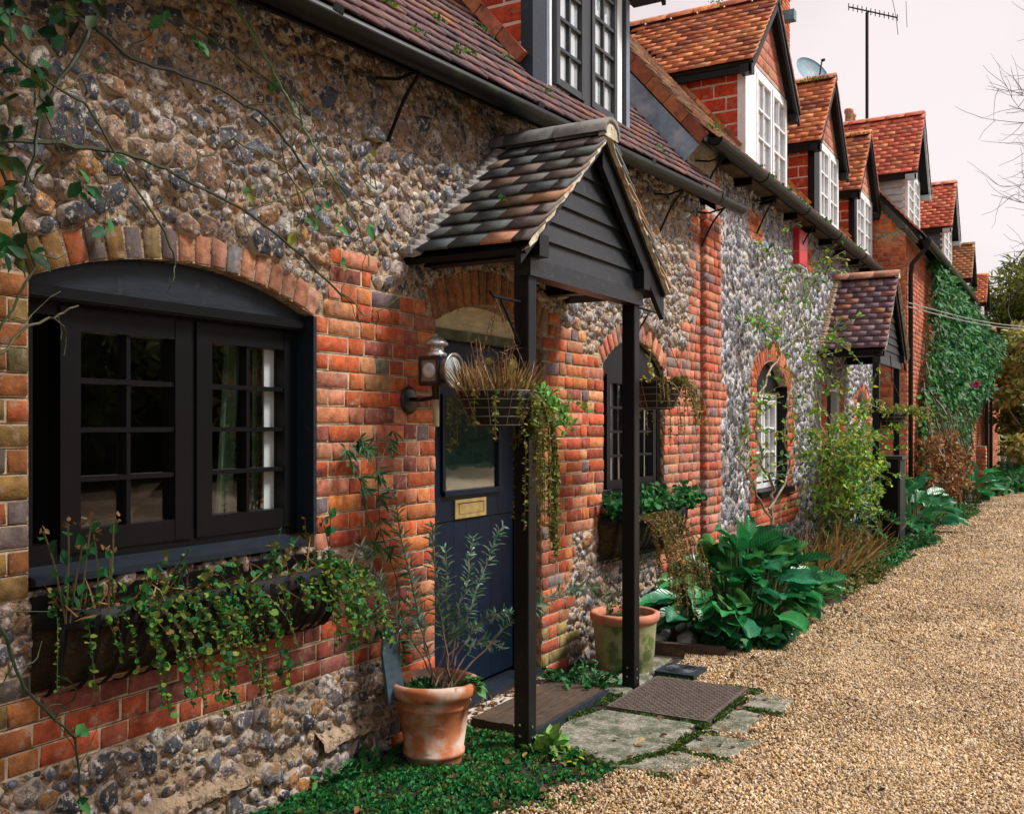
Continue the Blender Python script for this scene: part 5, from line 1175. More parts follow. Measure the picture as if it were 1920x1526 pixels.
for tgt, bend in targets:
    a = Vector((.25+random.gauss(0,.025), 3.68+random.gauss(0,.025), .32)); b = Vector(tgt); n = 14; pth = []
    for i in range(n+1):
        t = i/n; p = a.lerp(b, t); p.z += .12*math.sin(t*math.pi)*(1 if b.z < .8 else -.2); pth.append(p + rv(.006))
    st.tube(pth, [.0045*(1-.7*i/n)+.001 for i in range(n+1)], 4, False)
    L = (b-a).length; k = int(L/.026)
    for i in range(k):
        t = .30 + .70*(i+random.random()*.5)/k; j = min(int(t*n), n-1); p = pth[j].lerp(pth[j+1], t*n-j); d = (pth[j+1]-pth[j]).normalized(); g0 = i*2.4
        for q in range(3 if t > .45 else 2):
            s = d.orthogonal().normalized(); s = Matrix.Rotation(g0+q*math.pi/2, 3, d) @ s; lf.add(p, s + d*.7 + Vector((0,0,-.05)), d + rv(.15), random.uniform(.038,.072)*(1.15-.3*t), greens(G_SAGE, .3))
part('stems', st, M['cane'], WS); part('leaves', lf.mesh('leaves', 'willow', M['leaf']), M['leaf'], WS, kind='stuff')
CR = thing('wall_creeper', (.05, 3.45, .6), 'wispy creeper with drooping narrow leaves on the brick left of the lamp', 'plant')
lf = LF(); st = MB(); st.c = (.10,.08,.04)
for pts in ([(3.66,.40),(3.64,.77),(3.52,1.05),(3.49,1.31),(3.64,1.50)], [(3.60,.9),(3.45,1.0),(3.40,1.25),(3.30,1.42)], [(3.62,.45),(3.50,.60),(3.40,.70)], [(3.3,1.42),(3.36,1.45),(3.42,1.40)]):
    pth = [Vector((.05+.02*random.random(), y+random.gauss(0,.01), z)) for y, z in pts]; q = []
    for a, b in zip(pth, pth[1:]): q += [a.lerp(b, t) for t in np.linspace(0, .9, 6)]
    st.tube(q, .003, 4, False)
    for _ in range(int(len(q)*1.1)):
        p = random.choice(q)
        for _ in range(3): lf.add(p, Vector((.5, random.gauss(0,.8), -.6+random.gauss(0,.5))), Vector((1,-.2,.4))+rv(.3), random.uniform(.05,.09), greens([(.03,.13,.06),(.05,.16,.07),(.07,.15,.05)]))
part('stems', st, M['cane'], CR); part('leaves', lf.mesh('leaves', 'narrow', M['leaf']), M['leaf'], CR, kind='stuff')
m = MB(); m.prism([(3.44,.30),(3.56,.30),(3.545,.58),(3.51,.625),(3.47,.60),(3.435,.52)], 'x', .155, .168); m.V = [(v[0]+(v[2]-.3)*-.15, v[1], v[2]) for v in m.V]
solo('slate_shard', m, M['slate'], 'upright broken slate stuck in the terracotta pot', 'slate')
lf = LF()
for i in range(260):
    a = random.uniform(0, 6.28); r_ = .165*math.sqrt(random.random()); x, y = .25+r_*math.cos(a), 3.66+r_*math.sin(a)
    if (x-.25)*.83 + (y-3.66)*.55 > .02 and random.random() < .8: continue
    lf.add((x, y, .325), rv(.6)+Vector((.2,-.3,.9)), rv(), random.uniform(.02,.04), greens(G_EMER))
for i in range(26): lf.add(Vector((.40,3.70,.36))+rv(.015), Vector((random.gauss(.6,.4), random.gauss(.2,.4), random.gauss(-.2,.5))), rv(.3)+Vector((0,0,1)), random.uniform(.05,.11), greens([(.06,.22,.06),(.10,.24,.08)]))
solo('pot_weeds', lf.mesh('pot_weeds', 'ovate', M['leaf']), M['leaf'], 'small green weeds around the rim of the terracotta pot', 'plant')
pc2 = (.33, 5.62, 0)
pot2 = thing('mossy_pot', pc2, 'large mossy green pot with pink rim behind the right porch post', 'pot')
m = MB(); m.lathe([(0,0),(.165,0),(.17,.01),(.178,.10),(.181,.105),(.186,.19),(.194,.30),(.198,.31)], pc2, 48); part('pot_body', wob(m, pc2, .002), M['terra2'], pot2, True)
m = MB(); m.lathe([(.196,.305),(.206,.315),(.212,.325),(.216,.345),(.212,.362),(.198,.368),(.18,.362),(.175,.33),(.172,.30)], pc2, 48); part('rim', m, M['terra_rim'], pot2, True)
m = MB(); m.lathe([(0,.335),(.10,.332),(.178,.322)], pc2, 20); part('soil', m, M['soil'], pot2, True)
lf = LF(); st = MB(); st.c = (.10,.09,.03)
for i in range(9):
    pth = strand((.30+random.gauss(0,.04), 5.56+random.gauss(0,.05), .33), (random.gauss(0,.3), random.gauss(-.1,.3), 1), random.uniform(.08,.2), 5, .1); st.tube(pth, .002, 3, False); leaves_on(lf, pth, 9, .035, [(.14,.20,.07),(.10,.17,.05)], .8)
PW = thing('pot_seedling', (.3, 5.56, .33), 'small pale seedlings in the mossy pot', 'plant'); part('stems', st, M['cane'], PW); part('leaves', lf.mesh('leaves', 'ovate', M['leaf']), M['leaf'], PW)

# ------------------------------------------------------------------ paving by the door
def slab(poly, z, label, seed):
    r = random.Random(seed); q = []
    for i, (a, b) in enumerate(zip(poly, poly[1:]+poly[:1])):
        for t in (0, .25, .5, .75): q.append((a[0]+(b[0]-a[0])*t + r.uniform(-.008,.008), a[1]+(b[1]-a[1])*t + r.uniform(-.008,.008)))
    m = MB(); n = len(q); cx, cy = sum(p[0] for p in q)/n, sum(p[1] for p in q)/n
    V = [(x, y, -.015) for x, y in q] + [(x, y, z-.006) for x, y in q] + [(x+(cx-x)*.03, y+(cy-y)*.03, z) for x, y in q]
    m.add(V, [(i, (i+1) % n, n+(i+1) % n, n+i) for i in range(n)] + [(n+i, n+(i+1) % n, 2*n+(i+1) % n, 2*n+i) for i in range(n)] + [tuple(range(2*n, 3*n))])
    return solo('paving_slab', m, M['slab'], label, 'slab')
slab([(.58,4.12),(.95,3.98),(1.12,4.28),(1.10,4.72),(.60,4.72),(.52,4.45)], .026, 'large mossy paving slab in front of the left porch post', 1)
slab([(1.00,3.96),(1.22,3.98),(1.36,4.22),(1.18,4.30)], .022, 'long pale slab edge half buried in gravel nearest the viewer', 2)
slab([(1.16,4.34),(1.38,4.30),(1.46,4.62),(1.18,4.58)], .022, 'pale broken slab between gravel and the large mossy slab', 3)
slab([(1.17,4.64),(1.36,4.70),(1.34,5.05),(1.19,5.10)], .021, 'small pale slab at the lane side of the rusty cover', 4)
slab([(1.20,5.15),(1.40,5.12),(1.42,5.42),(1.22,5.46)], .020, 'far pale slab corner sinking into the gravel', 5)
slab([(.10,5.03),(.57,5.03),(.57,5.50),(.12,5.50)], .026, 'damp slab under the right porch post and mossy pot', 6)
slab([(.14,5.52),(.52,5.53),(.50,5.98),(.15,5.95)], .022, 'smooth buff slab beside the small iron cover', 7)
ck = thing('cover_plate', (.87, 5.10, .0), 'rusty brown steel cover plate with raised tread pattern', 'drain cover')
m = MB(); m.box(.60, 1.145, 4.752, 5.47, 0, .034); part('plate', m, M['checker'], ck)
m = MB()
for i in range(24):
    for j in range(32):
        x = .615 + (i+.5)*.0215; y = 4.765 + (j+.5)*.0216; s = .010; g = 1 if (i+j) % 2 else -1; d = Vector((1, g, 0)).normalized(); m.obox((x, y, .0355), d, Vector((-d.y, d.x, 0)), (0,0,1), .022, .0065, .004)
part('tread', m, M['checker'], ck, kind='stuff', fix=False)
sd = thing('drain_cover', (.68, 5.66, 0), 'small square blue black iron drain cover behind the rusty plate', 'drain cover')
m = MB(); m.box(.555, .80, 5.545, 5.78, 0, .042); part('frame', m, M['castiron'], sd)
for rr in (.04, .065, .09): m = MB(); m.tube([(.677+rr*math.cos(g), 5.662+rr*math.sin(g), .042) for g in np.linspace(0, 6.283, 25)], .006, 5, False); part('raised_ring', m, M['castiron'], sd)
db = thing('door_board', (.3, 4.57, 0), 'dark weathered timber step board in front of the navy door', 'step')
for i in range(4): m = MB(); x0 = .135 + i*.086; m.box(x0, x0+.083, 4.16, 4.99, .0, .052 + random.uniform(-.003,.003)); part('plank', m, M['timber'], db)
m = MB(); m.box(.481, .50, 4.15, 5.0, 0, .046); part('edging', m, M['castiron'], db)
m = MB(); m.box(.022, .13, 4.06, 5.12, 0, .04); solo('door_step', m, M['stone'], 'pale stone strip under the navy door threshold', 'step')
# ------------------------------------------------------------------ ground cover
def inpoly(x, y, P):
    c = False; j = len(P)-1
    for i in range(len(P)):
        if (P[i][1] > y) != (P[j][1] > y) and x < (P[j][0]-P[i][0])*(y-P[i][1])/(P[j][1]-P[i][1]) + P[i][0]: c = not c
        j = i
    return c
mossP = [(.02,2.3),(.30,2.55),(.75,3.05),(1.0,3.45),(1.02,3.75),(.98,3.96),(.62,4.10),(.50,4.14),(.10,4.12),(.02,4.0)]
lf = LF(); n = 0
while n < 24000:
    x, y = random.uniform(0, 1.1), random.uniform(2.3, 4.2)
    if not (inpoly(x, y, mossP) or (inpoly(x-.09, y, mossP) and random.random() < .3) or (inpoly(x-.18, y, mossP) and random.random() < .06)) or (x-.25)**2 + (y-3.66)**2 < .0144: continue
    e = noise.noise(Vector((x*5, y*5, 1)))
    e2 = noise.noise(Vector((x*14, y*14, 5)))
    if e + .5*e2 < -.12 and random.random() < .85: continue
    if x > .62 and noise.noise(Vector((x*9, y*9, 8))) < (x-.75)*1.2 and random.random() < .8: continue
    z = .006 + .028*max(0, e+.3)*random.random()
    lf.add((x, y, z), rv(.7)+Vector((0,0,.7)), rv(.6)+Vector((0,0,.6)), random.uniform(.008,.023), greens([(.018,.17,.05),(.012,.12,.04),(.035,.21,.05),(.07,.20,.04)] if e2 < .25 else [(.09,.16,.035),(.05,.13,.04),(.13,.13,.04)], .5)); n += 1
solo('ground_cover', lf.mesh('ground_cover', 'round', M['moss']), M['moss'], 'mat of tiny bright green leaves around the terracotta pot', 'ground cover', kind='stuff')
lf = LF(); n = 0
lines = [((.50,4.15),(.52,5.0)),((.58,4.10),(1.0,3.95)),((1.0,3.95),(1.14,4.30)),((1.13,4.3),(1.16,4.62)),((1.14,4.31),(1.38,4.27)),((1.155,4.6),(1.15,4.75)),((1.15,4.75),(1.17,5.5)),((.6,5.49),(1.2,5.5)),((.95,3.9),(1.25,3.94)),((1.2,5.1),(1.42,5.1)),((.60,4.74),(1.14,4.735)),((1.14,4.68),(1.24,4.60))]
for a, b in lines:
    L = math.hypot(b[0]-a[0], b[1]-a[1]); w_ = .05 if a[0] < .52 else .016
    for i in range(int(L*1500)):
        t = random.random(); x = a[0]+(b[0]-a[0])*t+random.gauss(0,w_)+.01*math.sin(t*9); y = a[1]+(b[1]-a[1])*t+random.gauss(0,w_)
        if noise.noise(Vector((x*7,y*7,4))) < -.15: continue
        lf.add((x, y, .018), rv(.7)+Vector((0,0,.6)), rv(), random.uniform(.007,.018), greens([(.06,.11,.02),(.03,.12,.03),(.11,.13,.03)], .4))
solo('joint_moss', lf.mesh('joint_moss', 'round', M['moss']), M['moss'], 'moss filling the joints between slabs and steel cover', 'moss', kind='stuff')
def weed(c, n, r, h, size, pal, label, tmpl='ovate', lean=(0,0), name='weed'):
    lf = LF(); st = MB(); st.c = (.06,.10,.03); T = thing(name, c, label, 'plant')
    for i in range(n):
        a = random.uniform(0, 6.28); rr = r*math.sqrt(random.random()); p = Vector(c) + Vector((rr*math.cos(a), rr*math.sin(a), 0))
        pth = strand(p, (math.cos(a)*.5+lean[0], math.sin(a)*.5+lean[1], 1), h*random.uniform(.5,1.1), 6, .5, .3); st.tube(pth, .0022, 3, False); leaves_on(lf, pth, 9, size, pal, .8)
    part('stems', st, M['cane'], T); part('leaves', lf.mesh('leaves', tmpl, M['leaf']), M['leaf'], T); return T
weed((.30, 5.06, .02), 44, .14, .14, .035, G_EMER, 'clump of green weeds between step board and brick pier')
weed((.62, 4.02, .0), 5, .03, .10, .085, [(.10,.26,.05),(.16,.28,.06)], 'broad leaved pale weed at the foot of the left post')
weed((.78, 3.98, .0), 9, .06, .07, .03, G_EMER+G_LIME, 'little weed on the edge of the mossy slab')
weed((.05, 3.30, .0), 14, .10, .16, .04, G_EMER, 'weeds at the wall foot left of the terracotta pot')
lf = LF()
for i in range(620):
    y = random.choice((random.uniform(2.6,5), random.uniform(5,9), random.uniform(8,14))); x = random.gauss(edge(y), .22) if random.random() < .7 else random.uniform(.2, 2.4)
    if random.random() < .3: x, y = random.uniform(.01,.14), random.uniform(4.1,5.1)
    lf.add((x, y, .045 if x < .15 and 4 < y < 5.15 else .03), Vector((random.gauss(0,1), random.gauss(0,1), random.gauss(0,.25))), Vector((random.gauss(0,.4), random.gauss(0,.4), 1)), random.uniform(.02,.05), greens([(.13,.06,.03),(.20,.10,.04),(.07,.035,.02),(.30,.20,.06)], .4))
solo('fallen_leaves', lf.mesh('fallen_leaves', 'ovate', M['dry']), M['dry'], 'scattered brown fallen leaves along the lane edge and doorstep', 'leaves', kind='stuff')
# ------------------------------------------------------------------ bergenia clumps: each big leaf is a piece
def big_leaf(seed, w=.74):
    r = random.Random(seed); nx, ny = 5, 7; V = []
    for j in range(ny):
        t = j/(ny-1); wd = w*.5*(math.sin(math.pi*min(1, t*.90+.06))**.45)*(1 if t < .6 else 1)
        for i in range(nx):
            s = i/(nx-1)*2-1; V.append((s*wd, t - .04*abs(s)*t, .16*s*s*(.6+.5*r.random()) - .22*t*t + .025*math.sin(t*8+s*4+seed) + .02*r.uniform(-1,1)))
    F = [(j*nx+i, j*nx+i+1, (j+1)*nx+i+1, (j+1)*nx+i) for j in range(ny-1) for i in range(nx-1)]
    return np.array(V), np.array(F)
BLM = [np_mesh('leaf', *big_leaf(i), None, M['leafgloss'], True) for i in range(5)]
def bergenia(label, base, n, rx, ry, h, size, pal):
    T = thing('bergenia', base, label, 'plant'); st = MB(); st.c = (.06,.12,.04)
    for i in range(n):
        a = random.uniform(0, 6.28); q = math.sqrt(random.random()); hx, hy = rx*q*math.cos(a), ry*q*math.sin(a); root = Vector(base)+Vector((hx*.55, hy*.75, 0)); hz = h*(1-.75*q*q)*random.uniform(.5,1.08)+.05
        p = Vector(base) + Vector((hx, hy, hz)); st.tube([root, root.lerp(p,.5)+Vector((0,0,.05)), p], [.008,.007,.006], 4, False)
        ax = Vector((math.cos(a)*(q+.15)+.28, math.sin(a)*(q+.15)-.12, .62-.55*q+random.gauss(0,.2))).normalized(); nn = Vector((.25,-.15,1))+rv(.32)+Vector((math.cos(a)*.4*q, math.sin(a)*.4*q, 0)); nn = (nn-ax*nn.dot(ax)).normalized(); sd = ax.cross(nn); s = size*random.uniform(.7,1.2)
        o = bpy.data.objects.new('leaf', random.choice(BLM)); o.color = (*greens(pal, .3), 1); link(o, T); o.matrix_basis = Matrix([[sd[k]*s, ax[k]*s, nn[k]*s, p[k]] for k in range(3)] + [[0,0,0,1]])
    part('petioles', st, M['cane'], T); return T
BG = [(.014,.19,.055),(.010,.14,.045),(.022,.24,.065),(.016,.20,.10)]
bergenia('big glossy leaved bergenia clump beside the rusty cover and lane', (.58, 7.40, 0), 185, .50, 1.12, .56, .225, BG+[(.06,.19,.04)])
bergenia('second bergenia clump with glossy leaves further up the lane', (.72, 15.1, 0), 70, .42, 1.4, .62, .27, BG)
bergenia('small distant bergenia clump near the end of the beds', (.98, 21.5, 0), 22, .38, 1.2, .55, .30, BG)
def mound(name, label, base, n, rx, ry, h, size, pal, tmpl='round', stems=True, cat='plant'):
    T = thing(name, base, label, cat); lf = LF(); st = MB(); st.c = (.09,.11,.03)
    for i in range(n):
        a = random.uniform(0, 6.28); q = math.sqrt(random.random()); p0 = Vector(base)+Vector((rx*q*math.cos(a), ry*q*math.sin(a), 0)); pth = strand(p0, (math.cos(a)*.6, math.sin(a)*.6, 1), h*(1.15-.6*q)*random.uniform(.5,1.1), 5, .7, .35)
        if stems: st.tube(pth, .003, 3, False)
        leaves_on(lf, pth, 10, size, pal, .8)
    if stems: part('stems', st, M['cane'], T)
    part('leaves', lf.mesh('leaves', tmpl, M['leaf']), M['leaf'], T, kind='stuff'); return T
mound('geranium', 'low green geranium spilling on to the gravel in front of the bergenia', (.72, 6.72, 0), 60, .26, .30, .26, .075, [(.020,.15,.055),(.03,.18,.06),(.016,.11,.045)])
mound('ground_plant', 'mixed olive ground cover between bergenia and the slatted cabinet', (.66, 10.0, 0), 260, .40, 1.6, .26, .05, G_OLIVE+[(.05,.13,.04)], 'ovate')
mound('ground_plant', 'bright green low leaves along the lane beyond the olive ground cover', (.82, 11.6, 0), 120, .25, .9, .22, .05, G_EMER, 'ovate')
mound('ground_plant', 'green moss like cushion below the second bergenia', (.85, 13.4, 0), 190, .26, .75, .34, .05, [(.03,.15,.04),(.02,.11,.03)], 'ovate')
mound('ground_plant', 'grassy verge plants past the second bergenia', (.92, 18.2, 0), 160, .28, 1.8, .26, .07, G_OLIVE+G_EMER, 'ovate')
mound('ground_plant', 'small dark green fern behind the bergenia at the wall', (.15, 8.6, 0), 70, .12, .5, .5, .06, G_EMER, 'narrow')
mound('ground_plant', 'far green shrubs along the lane end', (1.15, 28, 0), 220, .6, 4.5, 1.1, .16, G_EMER+[(.04,.10,.03)], 'ovate')
GS = thing('straw_grass', (.55, 11.2, 0), 'straw coloured arching grass under the yellow green shrub', 'grass'); lf = LF()
for i in range(520): lf.add((random.gauss(.5,.14), random.gauss(11.0,.8), 0), (random.gauss(.25,.5), random.gauss(0,.6), .8), rv(), random.uniform(.25,.6), greens([(.32,.20,.07),(.24,.16,.05),(.16,.13,.04)], .3))
part('blades', lf.mesh('blades', 'blade', M['dry']), M['dry'], GS, kind='stuff')
ST = [((.30,6.30,.05),.075,(.46,.43,.40),'rounded pale flint stone lying beside the mossy pot'),((.36,6.62,.09),.085,(.42,.40,.39),'pitted white flint leaning under the bergenia leaves'),((.47,6.42,.045),.11,(.20,.19,.10),'flat mossy olive stone at the bed corner'),((.42,6.25,.03),.035,(.60,.60,.58),'small white pebble at the end of the bed edging'),((.52,6.62,.06),.09,(.17,.17,.08),'sloping olive stone half under the geranium'),((.28,6.48,.06),.05,(.40,.36,.34),'small knobbly flint between the two pale stones')]
for i, (p, r_, c, lab) in enumerate(ST):
    V, Fc = FT[i]; Mx = np.array([[[r_*.8,0,0,p[0]],[0,r_*1.25,0,p[1]],[0,0,r_*.62,p[2]]]]); me = bulk('bed_stone', V, Fc, Mx, np.array([c]), M['flint2_a'] if c[0] > .3 else M['stone_olive'] if 'stone_olive' in M else M['flint2_a'], True); solo('bed_stone', me, None, lab, 'stone')
m = MB(); m.bar((.30, 6.13, .04), (.78, 6.22, .04), .05, .08); solo('bed_edging', m, M['timber'], 'dark timber edging at the near end of the flower bed', 'edging')
# slatted cabinet
cb = thing('slatted_cabinet', (.72, 13.0, 0), 'tall black slatted cabinet standing among the plants before the far porch', 'cabinet')
m = MB(); m.box(.56, .845, 12.82, 13.22, .02, 1.10); part('cabinet_body', m, M['black'], cb)
m = MB(); m.box(.53, .90, 12.79, 13.25, 1.10, 1.14); part('cabinet_top', m, M['greyframe'], cb)
for i in range(10): m = MB(); y = 12.83 + i*.039; m.box(.846, .872, y, y+.022, .04, 1.09); part('slat', m, M['greyframe'], cb)
m = MB(); m.box(.70,.76,12.812,12.819,1.0,1.06); part('name_plate', m, M['white'], cb)
m = MB(); m.obox((.62, 10.6, .16), (1,0,0), (0,1,.1), (0,-.1,1), .16, .5, .05); solo('flat_stone', m, M['brick_flat'] if 'brick_flat' in M else M['checker'], 'flat purple stone resting among the straw coloured grass', 'stone')
m = MB(); m.obox((.80, 11.05, .16), (1,.3,0), (-.3,1,0), (.3,0,1), .004, .11, .07); m.tube([(.80,11.05,0),(.80,11.05,.14)], .004, 4); solo('plant_label', m, M['white'], 'small white plant label standing in the ground cover', 'label')
# ------------------------------------------------------------------ yellow-green shrub trained round the white window
SH = thing('yellow_shrub', (.2, 9.6, 0), 'straggling shrub with yellow green leaves growing around the white window', 'shrub')
lf = LF(); st = MB(); st.c = (.22,.17,.12)
BRN = [([(.16,9.55,0),(.16,9.60,.72),(.15,9.75,.88),(.14,9.34,1.14),(.14,9.16,1.5),(.14,9.25,1.8),(.16,9.9,2.22),(.16,9.53,2.43),(.12,8.85,2.52)],.018),([(.16,9.55,.6),(.14,8.95,1.02),(.12,8.60,1.25),(.14,8.85,1.5)],.012),([(.18,9.45,.7),(.26,10.0,1.07),(.25,9.74,1.4),(.25,9.94,1.85),(.3,10.9,2.4),(.35,11.6,2.5)],.012),([(.16,9.9,2.22),(.12,10.32,2.78),(.10,9.75,3.1),(.10,9.4,3.2)],.009),([(.3,10.9,.2),(.3,11.2,1.4),(.2,11.25,2.1),(.15,10.85,2.65),(.15,11.5,3.2),(.14,11.85,3.45)],.012),([(.3,10.9,.2),(.45,11.3,.9),(.5,11.8,1.4),(.55,12.2,1.75)],.012),([(.3,10.9,.2),(.5,10.7,.9),(.55,10.6,1.4),(.45,10.4,1.8)],.012),([(.3,10.9,.2),(.55,11.0,.8),(.62,11.2,1.2),(.6,11.6,1.4)],.012)]
ends = []
for pts, r_ in BRN:
    q = []; P = [Vector(p) for p in pts]
    for a, b in zip(P, P[1:]): q += [a.lerp(b, t)+rv(.012) for t in np.linspace(0, .85, 5)]
    q.append(P[-1]); bm_ = MB(); bm_.c = (.22,.17,.12); bm_.tube(q, [r_*(1-.65*i/len(q)) for i in range(len(q))], 6, False); part('branch', bm_, M['cane'], SH); ends += q[len(q)//3:]
for i in range(210):
    p = random.choice(ends); dense = 1 if p.x > .28 else 0
    pth = strand(p, (random.gauss(.35,.4), random.gauss(.1,.7), random.gauss(.35,.5)), random.uniform(.12,.5), 6, .3, .5); st.c = (.16,.13,.06); st.tube(pth, .0035, 3, False); leaves_on(lf, pth, 5 + 8*dense, .055, G_LIME if p.z > 1.1 else G_LIME+G_EMER+G_EMER, .85)
for i in range(380):
    y = max(10.7, random.gauss(11.5, .75)); x = .48+random.gauss(0,.18); z = abs(random.gauss(.85,.36)); pth = strand((x,y,z), (random.gauss(.3,.5), random.gauss(0,.7), random.gauss(.2,.5)), random.uniform(.15,.32), 5, .4, .5); st.tube(pth, .0025, 3, False); leaves_on(lf, pth, 12, .055, G_LIME+[(.40,.46,.05),(.30,.44,.05),(.06,.22,.045)] if z > .6 else G_OLIVE+G_EMER, .85)
part('twigs', st, M['cane'], SH, kind='stuff'); part('leaves', lf.mesh('leaves', 'ovate', M['leaf']), M['leaf'], SH, kind='stuff')
# basket in front of the far porch
B3, tp3 = basket((.82, 12.55, 1.66), .17, .19, 'third hanging basket with wire sides under the far porch', None); st = MB(); st.c = (.2,.2,.05); lf = LF()
m = MB(); m.tube([(.82,12.55,2.05),(.80,12.55,2.36)], .006, 5); solo('basket_hanger', m, M['iron'], 'thin rod holding the wire basket under the far porch roof', 'hanger')
for i in range(46):
    a = random.uniform(0, 6.28); pth = strand((.82+.15*math.cos(a), 12.55+.15*math.sin(a), 1.67), (math.cos(a)*.8, math.sin(a)*.8+.35, .5), random.uniform(.12,.5), 7, .7, .5); st.tube(pth, .003, 3, False); leaves_on(lf, pth, 14, .045, [(.20,.26,.04),(.12,.22,.03),(.28,.26,.05)], .85)
T = thing('basket_planting', (.82,12.55,1.66), 'lime green sprays growing out of the far wire basket', 'plant'); part('stems', st, M['cane'], T); part('leaves', lf.mesh('leaves', 'ovate', M['leaf']), M['leaf'], T, kind='stuff')
# stacked logs in the far porch
lg_ = 0
for k in range(7):
    for j in range(2):
        m = MB(); z = .25 + k*.16; m.tube([(.10+j*.17, 12.30, z), (.11+j*.17+random.gauss(0,.01), 12.66, z+random.gauss(0,.01))], .075, 9); lg_ += 1
        solo('log', m, M['logs'] if 'logs' in M else M['timber'], 'brown log in the stack inside the far porch', 'log', 'logs stacked in the far porch')
# ------------------------------------------------------------------ hydrangea with dried heads
HY = thing('hydrangea', (.75, 18.0, 0), 'hydrangea bush with brown dried flower heads in front of the ivy cottage', 'shrub'); st = MB(); st.c = (.16,.09,.05); lf = LF()
for i in range(52):
    x, y = random.uniform(.50, 1.0), random.uniform(16.6, 21.4); z = random.uniform(.65, 1.45) - (.35 if x > .85 else 0) ; r0 = Vector((x-.15+random.gauss(0,.05), y+random.gauss(0,.2), 0)); p = Vector((x, y, z)); st.tube([r0, r0.lerp(p,.6)+rv(.03), p], [.008,.006,.004], 4, False)
    hd = LF()
    for q in range(70): d = rv().normalized(); hd.add(p+d*.10*random.uniform(.7,1), d+rv(.5), rv(), .055, greens([(.36,.19,.08),(.28,.13,.05),(.44,.27,.14),(.20,.09,.04)], .35))
    part('flower_head', hd.mesh('flower_head', 'round', M['dry']), M['dry'], HY)
    pth = [r0, r0.lerp(p,.5), p]; leaves_on(lf, pth, 10, .10, [(.20,.10,.04),(.12,.10,.03),(.16,.07,.03)], .9)
part('stems', st, M['cane'], HY); part('leaves', lf.mesh('leaves', 'ovate', M['dry']), M['dry'], HY, kind='stuff')
pr = thing('brick_pier', (1.0, 22.6, 0), 'short brick gate pier at the end of the hydrangea', 'pier'); m = MB(); m.box(.93, 1.11, 22.5, 22.72, 0, 1.1); part('pier_core', m, M['mortar'], pr)
it = []
for k in range(14): it.append((np.array([[.06,0,0,1.09],[0,.21,0,22.61],[0,0,.064,.04+k*CH_]]), pick(P_RED), k % 4)); it.append((np.array([[0,-.17,0,1.02],[-.06,0,0,22.52],[0,0,.064,.04+k*CH_]]), pick(P_RED), k % 4))
scatter('brick', BT, it, pr, M['brick_o'], M['brick_a'])
# ------------------------------------------------------------------ ivy
IV = thing('ivy', (.5, 20.5, 0), 'dense green ivy climbing over the front of the orange brick cottage', 'ivy'); lf = LF(); st = MB(); st.c = (.12,.09,.06)
n = 0
while n < 15000:
    y, z = random.uniform(17.3, 27.5), random.uniform(.3, 4.7); cov = noise.noise(Vector((y*.5, z*.7, 2)))*.9
    lo = 2.0 - .35*max(0, 19-y); hi = 4.55 if y < 24.8 else 4.4
    if y < 18.6 and z > 4.15 - (18.6-y)*2.2 + cov: continue
    if z < 2.1 and cov < .1 and random.random() < .75: continue
    th_ = .08 + .85*max(0, .5+1.2*cov)*math.exp(-((z-3.1)/1.1)**2)*min(1, max(.15, (y-17.5)/2)); x = (.46 if y < 24.9 else .32) + th_*random.random()**.5
    lf.add((x, y, z), rv(.5)+Vector((.3,-.1,-.8)), Vector((1,-.5,.5))+rv(.4), random.uniform(.05,.15), greens((G_EMER+[(.03,.14,.035),(.07,.19,.04)]) if cov > -.1 else [(.05,.12,.03),(.10,.15,.04),(.02,.08,.03)], .55)); n += 1
for i in range(60):
    y = random.uniform(17.4, 24); pth = strand((.55, y, random.uniform(1.8,2.6)), (.2, random.gauss(0,.4), -1), random.uniform(.6,1.8), 8, .4, .5); st.tube(pth, .012, 4, False); leaves_on(lf, pth, 8, .09, G_EMER+G_OLIVE, .9)
part('stems', st, M['cane'], IV); part('leaves', lf.mesh('leaves', 'ovate', M['leaf']), M['leaf'], IV, kind='stuff')
# dark doorway and small painted posts under the ivy
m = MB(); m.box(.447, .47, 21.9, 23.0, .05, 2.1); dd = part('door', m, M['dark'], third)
m = MB(); m.box(.47, .56, 21.75, 21.87, 0, 2.2); part('door_post', m, M['white'], dd); m = MB(); m.box(.47, .56, 23.02, 23.14, 0, 2.2); part('door_post', m, M['timber'], dd)
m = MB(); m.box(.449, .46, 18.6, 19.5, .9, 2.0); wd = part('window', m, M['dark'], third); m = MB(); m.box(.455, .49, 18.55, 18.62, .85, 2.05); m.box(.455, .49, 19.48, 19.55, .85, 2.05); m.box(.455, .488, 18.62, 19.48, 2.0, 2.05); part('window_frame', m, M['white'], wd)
pk = LF()
for q in range(14): pk.add(Vector((.95, 22.3, 2.35))+rv(.03), rv(), rv(), .08, (.55,.05,.20))
solo('pink_rose', pk.mesh('pink_rose', 'round', M['leaf']), M['leaf'], 'single pink rose hanging by the far dark doorway', 'flower')
